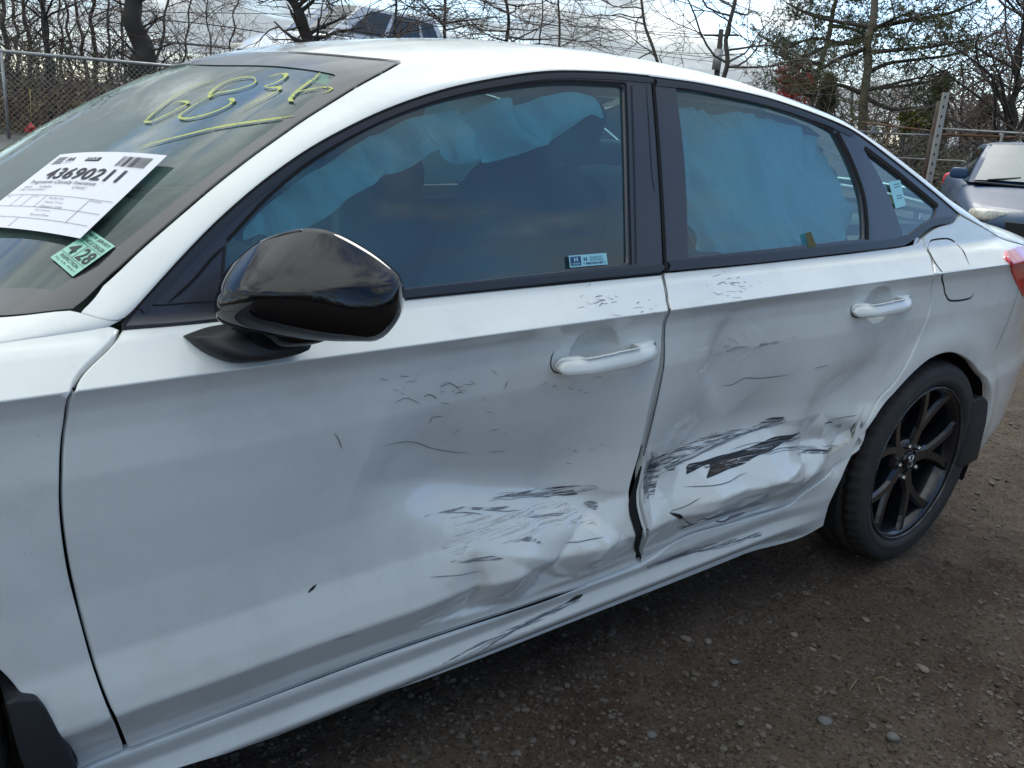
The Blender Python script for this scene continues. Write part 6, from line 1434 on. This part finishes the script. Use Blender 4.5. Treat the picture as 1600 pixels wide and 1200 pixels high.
# ------------------------------------------------------------------ the two other cars
def simple_car(name, loc, rz, label, paint, L=4.6, W=1.78, hood=0.80, belt=0.93, roofz=1.42, suv=False, glass=None, dust=None):
    t = empty(name, loc); t.rotation_euler = (0, 0, rz); t['_local'] = 1; tag(t, label, 'car')
    # local frame: front at x=0, car extends to -x, y left, z up
    hw = W/2
    def ring(x, w, zb, zt_, crown):     # closed ring, lower body
        pts = []
        for y, z in ((-w*.90, zb), (-w*.985, zb+.12), (-w, zb+(zt_-zb)*.45), (-w*.985, zb+(zt_-zb)*.80), (-w*.93, zt_-.025), (-w*.80, zt_), (-w*.4, zt_+crown*.8), (0, zt_+crown), (w*.4, zt_+crown*.8), (w*.80, zt_), (w*.93, zt_-.025), (w*.985, zb+(zt_-zb)*.80), (w, zb+(zt_-zb)*.45), (w*.985, zb+.12), (w*.90, zb)): pts.append((x, y, z))
        return pts
    x1 = -1.30 if not suv else -1.15
    st = [(0.0, hw*.72, .32, .56, .01), (-.05, hw*.82, .22, .62, .02), (-.20, hw*.92, .19, .68, .03), (-.5, hw*.97, .19, hood-.05, .035), (-.9, hw, .19, hood+.02, .035), (x1, hw, .19, belt-.03, .03), (-2.2, hw, .19, belt, .0), (-3.4, hw, .19, belt+.03, .0), (-L+.35, hw*.97, .20, belt+.03, .02), (-L+.08, hw*.88, .28, belt-.02, .02), (-L, hw*.8, .36, belt-.15, .0)]
    if suv: st = [(a, b, c+.02, d, e) for a, b, c, d, e in st]
    bm = bmesh.new(); RR = [[bm.verts.new(p) for p in ring(*s)] for s in st]; k = 15
    for i in range(len(RR)-1):
        for j in range(k): bm.faces.new((RR[i][j], RR[i][(j+1) % k], RR[i+1][(j+1) % k], RR[i+1][j]))
    bm.faces.new(RR[0]); bm.faces.new(RR[-1][::-1]); bmesh.ops.recalc_face_normals(bm, faces=bm.faces[:])
    o = bmobj('body', bm, t, paint); sb = o.modifiers.new('s', 'SUBSURF'); sb.levels = 2; sb.render_levels = 2
    # greenhouse
    xr = -L+.55 if suv else -L+.75; rb0 = x1-.85; rb1 = (-L+.95) if suv else (-L+1.65); bw = hw*.86; rw = hw*.64
    if suv: xr = -L+.18; rb1 = -L+.50; rw = hw*.72
    def gp(u, s, v):  # corners of the glasshouse: u 0 front 1 rear, s side, v 0 belt 1 roof
        xb = x1+(xr-x1)*u; xt = rb0+(rb1-rb0)*u; return np.array([xb+(xt-xb)*v, s*(bw+(rw-bw)*v), belt-.02+(roofz-.07-belt+.02)*v])
    us = np.linspace(0, 1, 9); bm = bmesh.new(); rows = []
    for u in us:
        crown = .07*(1-(2*u-1)**4*.45)
        r = [gp(u, -1, 0), gp(u, -1, .5)+np.array([0, -.012, 0]), gp(u, -1, 1), gp(u, -.82, 1)+np.array([0, 0, crown*.55]), gp(u, -.4, 1)+np.array([0, 0, crown*.9]), gp(u, 0, 1)+np.array([0, 0, crown]), gp(u, .4, 1)+np.array([0, 0, crown*.9]), gp(u, .82, 1)+np.array([0, 0, crown*.55]), gp(u, 1, 1), gp(u, 1, .5)+np.array([0, .012, 0]), gp(u, 1, 0)]
        rows.append([bm.verts.new(p) for p in r])
    for i in range(8):
        for j in range(10): bm.faces.new((rows[i][j], rows[i][j+1], rows[i+1][j+1], rows[i+1][j]))
    bm.faces.new(rows[0]); bm.faces.new(rows[-1][::-1])
    o = bmobj('roof_and_pillars', bm, t, paint); es = o.modifiers.new('e', 'EDGE_SPLIT'); es.split_angle = radians(38)
    gm = glass
    def quad(nm, P, m, off, bulge=0.0):
        a, b, c, d = [np.array(p, float) for p in P]; n = np.cross(b-a, d-a); n /= np.linalg.norm(n); X = []; K = 8
        for j in range(K+1):
            for i in range(K+1):
                u, v = i/K, j/K; X.append((a*(1-u)+b*u)*(1-v)+(d*(1-u)+c*u)*v+n*(off+bulge*4*u*(1-u)))
        Fq = [(j*(K+1)+i, j*(K+1)+i+1, (j+1)*(K+1)+i+1, (j+1)*(K+1)+i) for j in range(K) for i in range(K)]
        return mesh(nm, X, Fq, t, m, True)
    quad('windscreen', [gp(0, -.93, .04), gp(0, .93, .04), gp(0, .90, .95)+np.array([0, 0, .02]), gp(0, -.90, .95)+np.array([0, 0, .02])][::1], dust or gm, .012, .03)
    quad('rear_window', [gp(1, .93, .1), gp(1, -.93, .1), gp(1, -.88, .93), gp(1, .88, .93)], gm, .010, .02)
    for s in (-1, 1):
        for u0, u1, v in ((.10, .40, .90), (.44, .74, .90), (.77, .93, .85)):
            P = [gp(u0-(.0), s, .12), gp(u1, s, .12), gp(u1, s, v), gp(u0+(.04 if u0 < .2 else 0), s, v)]
            if s < 0: P = [P[1], P[0], P[3], P[2]]
            quad('side_window', P, gm, .016)
        tb = Tubes(); m0 = gp(.06, s, .08)+np.array([0, s*.12, .05]); softm = softbox('side_mirror', tuple(m0), (.10, .20, .13), t, paint, bev=.6, sub=1)
        hl = softbox('headlight', (-.20, s*hw*.66, .62), (.30, .40, .13), t, mat(name+'_lamp', (.55, .52, .42), .12, 0, 1.0, var=(14, (.85, .82, .70), .4, .6)) if s < 0 else bpy.data.materials[name+'_lamp'], Matrix.Rotation(s*radians(-28), 3, 'Z'), bev=.45, sub=1)
        softbox('tail_lamp', (-L+.08, s*hw*.78, .82), (.14, .26, .22 if not suv else .3), t, LAMP, bev=.5, sub=1)
    box('grille', (-.012, 0, .50), (.05, .9, .16), t, RUBBER, bev=.01); box('lower_grille', (-.02, 0, .29), (.06, 1.0, .10), t, RUBBER, bev=.01)
    for s in (-1, 1):
        tb = Tubes(); tb.add([gp(0, s*.5-.25, .02)+np.array([.02, 0, .03]), gp(0, s*.5+.2, .14)+np.array([.02, 0, .03])], .012, 5); tb.build('wiper', t, RUBBER)
    box('cowl_strip', tuple((gp(0, -1, 0)+gp(0, 1, 0))/2+np.array([.05, 0, .005])), (.12, W*.8, .02), t, RUBBER, bev=.005)
    for xw in (-.88, -L+1.02):
        for s in (-1, 1):
            Vt, Ft = lathe([(.20, .0), (.22, -.01), (.30, -.012), (.325, .01), (.325, .19), (.30, .21), (.18, .2)], 0, 0, 0, 32); Vt = [(xw+v[0], s*(hw-.005)-s*v[1], .325+v[2]) for v in Vt]
            wq = mesh('wheel', Vt, Ft, t, TYREM); Vt, Ft = lathe([(0, .015), (.05, .012), (.06, .03), (.17, .03), (.20, .0)], 0, 0, 0, 20); Vt = [(xw+v[0], s*(hw-.005)-s*v[1], .325+v[2]) for v in Vt]; o = mesh('wheel_rim', Vt, Ft, None, GALV); o.parent = wq
            th = np.linspace(0, pi, 16); A = [(xw+.37*cos(a), s*(hw+.003), .325+.37*sin(a)) for a in th]+[(xw+.30*cos(a), s*(hw-.12), .325+.30*sin(a)) for a in th]
            mesh('wheel_arch', A, [(i, i+1, 17+i, 16+i) for i in range(15)], t, RUBBER, False)
    return t
BLUEP = mat('dark_blue_paint', (0.010, 0.050, 0.130), 0.5, .0, 0.12, var=(3, (.03, .065, .11), .4, .7)); DARKG = mat('dark_car_glass', (0.02, .028, .03), .05, 0, .6); DUSTG = mat('dusty_windscreen', (0.20, .22, .21), .35, 0, .6, var=(2, (.26, .28, .26), .4, .65))
WHITEP2 = mat('white_car_paint', (0.72, .74, .77), .3, 0, 1.0)
bl = at(1580, 345, 7.9); bl[2] = 0
simple_car('blue_sedan', (10.1, 2.62, 0), radians(211), 'dark blue sedan with dusty windscreen parked behind the white sedan', BLUEP, glass=DARKG, dust=DUSTG)
wl_ = at(392, 68, 17.2); zrise = 1.42
simple_car('white_hatchback', (float(wl_[0]), float(wl_[1]), zrise), radians(192-0), 'white car with dark side windows on raised ground behind the bare branches', WHITEP2, L=4.4, belt=1.0, roofz=1.62, hood=.95, suv=True, glass=DARKG)
# raised bank under that car
bc = at(520, 90, 18.5); V = []; Fc = []
for j, (r1_, z_) in enumerate(((0, zrise), (2.6, zrise), (3.3, .9), (4.2, .05))):
    for k in range(32): a = 2*pi*k/32; V.append((bc[0]+r1_*1.35*cos(a)*1.0, bc[1]+r1_*sin(a)*.8, z_ if j else zrise))
for j in range(3):
    for k in range(32): Fc.append((j*32+k, j*32+(k+1) % 32, (j+1)*32+(k+1) % 32, (j+1)*32+k))
bk = mesh('grass_bank', V, Fc, None, mat('bank_grass', (.07, .075, .035), .95, bump=(20, .8, .03))); tag(bk, kind='structure')

# unseen dark growth behind the photographer, added to darken the near side and mirror
rg3 = np.random.default_rng(12); cs = []
for i in range(1600):
    a = rg3.uniform(-1.9, 1.9); q = rg3.uniform(13, 17); cs.append((0.5+q*sin(a), -1.5-q*cos(a), rg3.uniform(0, 2.9)*rg3.uniform(.5, 1)))
u4 = leafcloud('hedgerow', np.array(cs), .45, 22000, .20, UG, None, 71); tag(u4, 'dark hedgerow on the near side of the lot, unseen but for reflections, added to darken that side', 'hedge', kind='stuff')
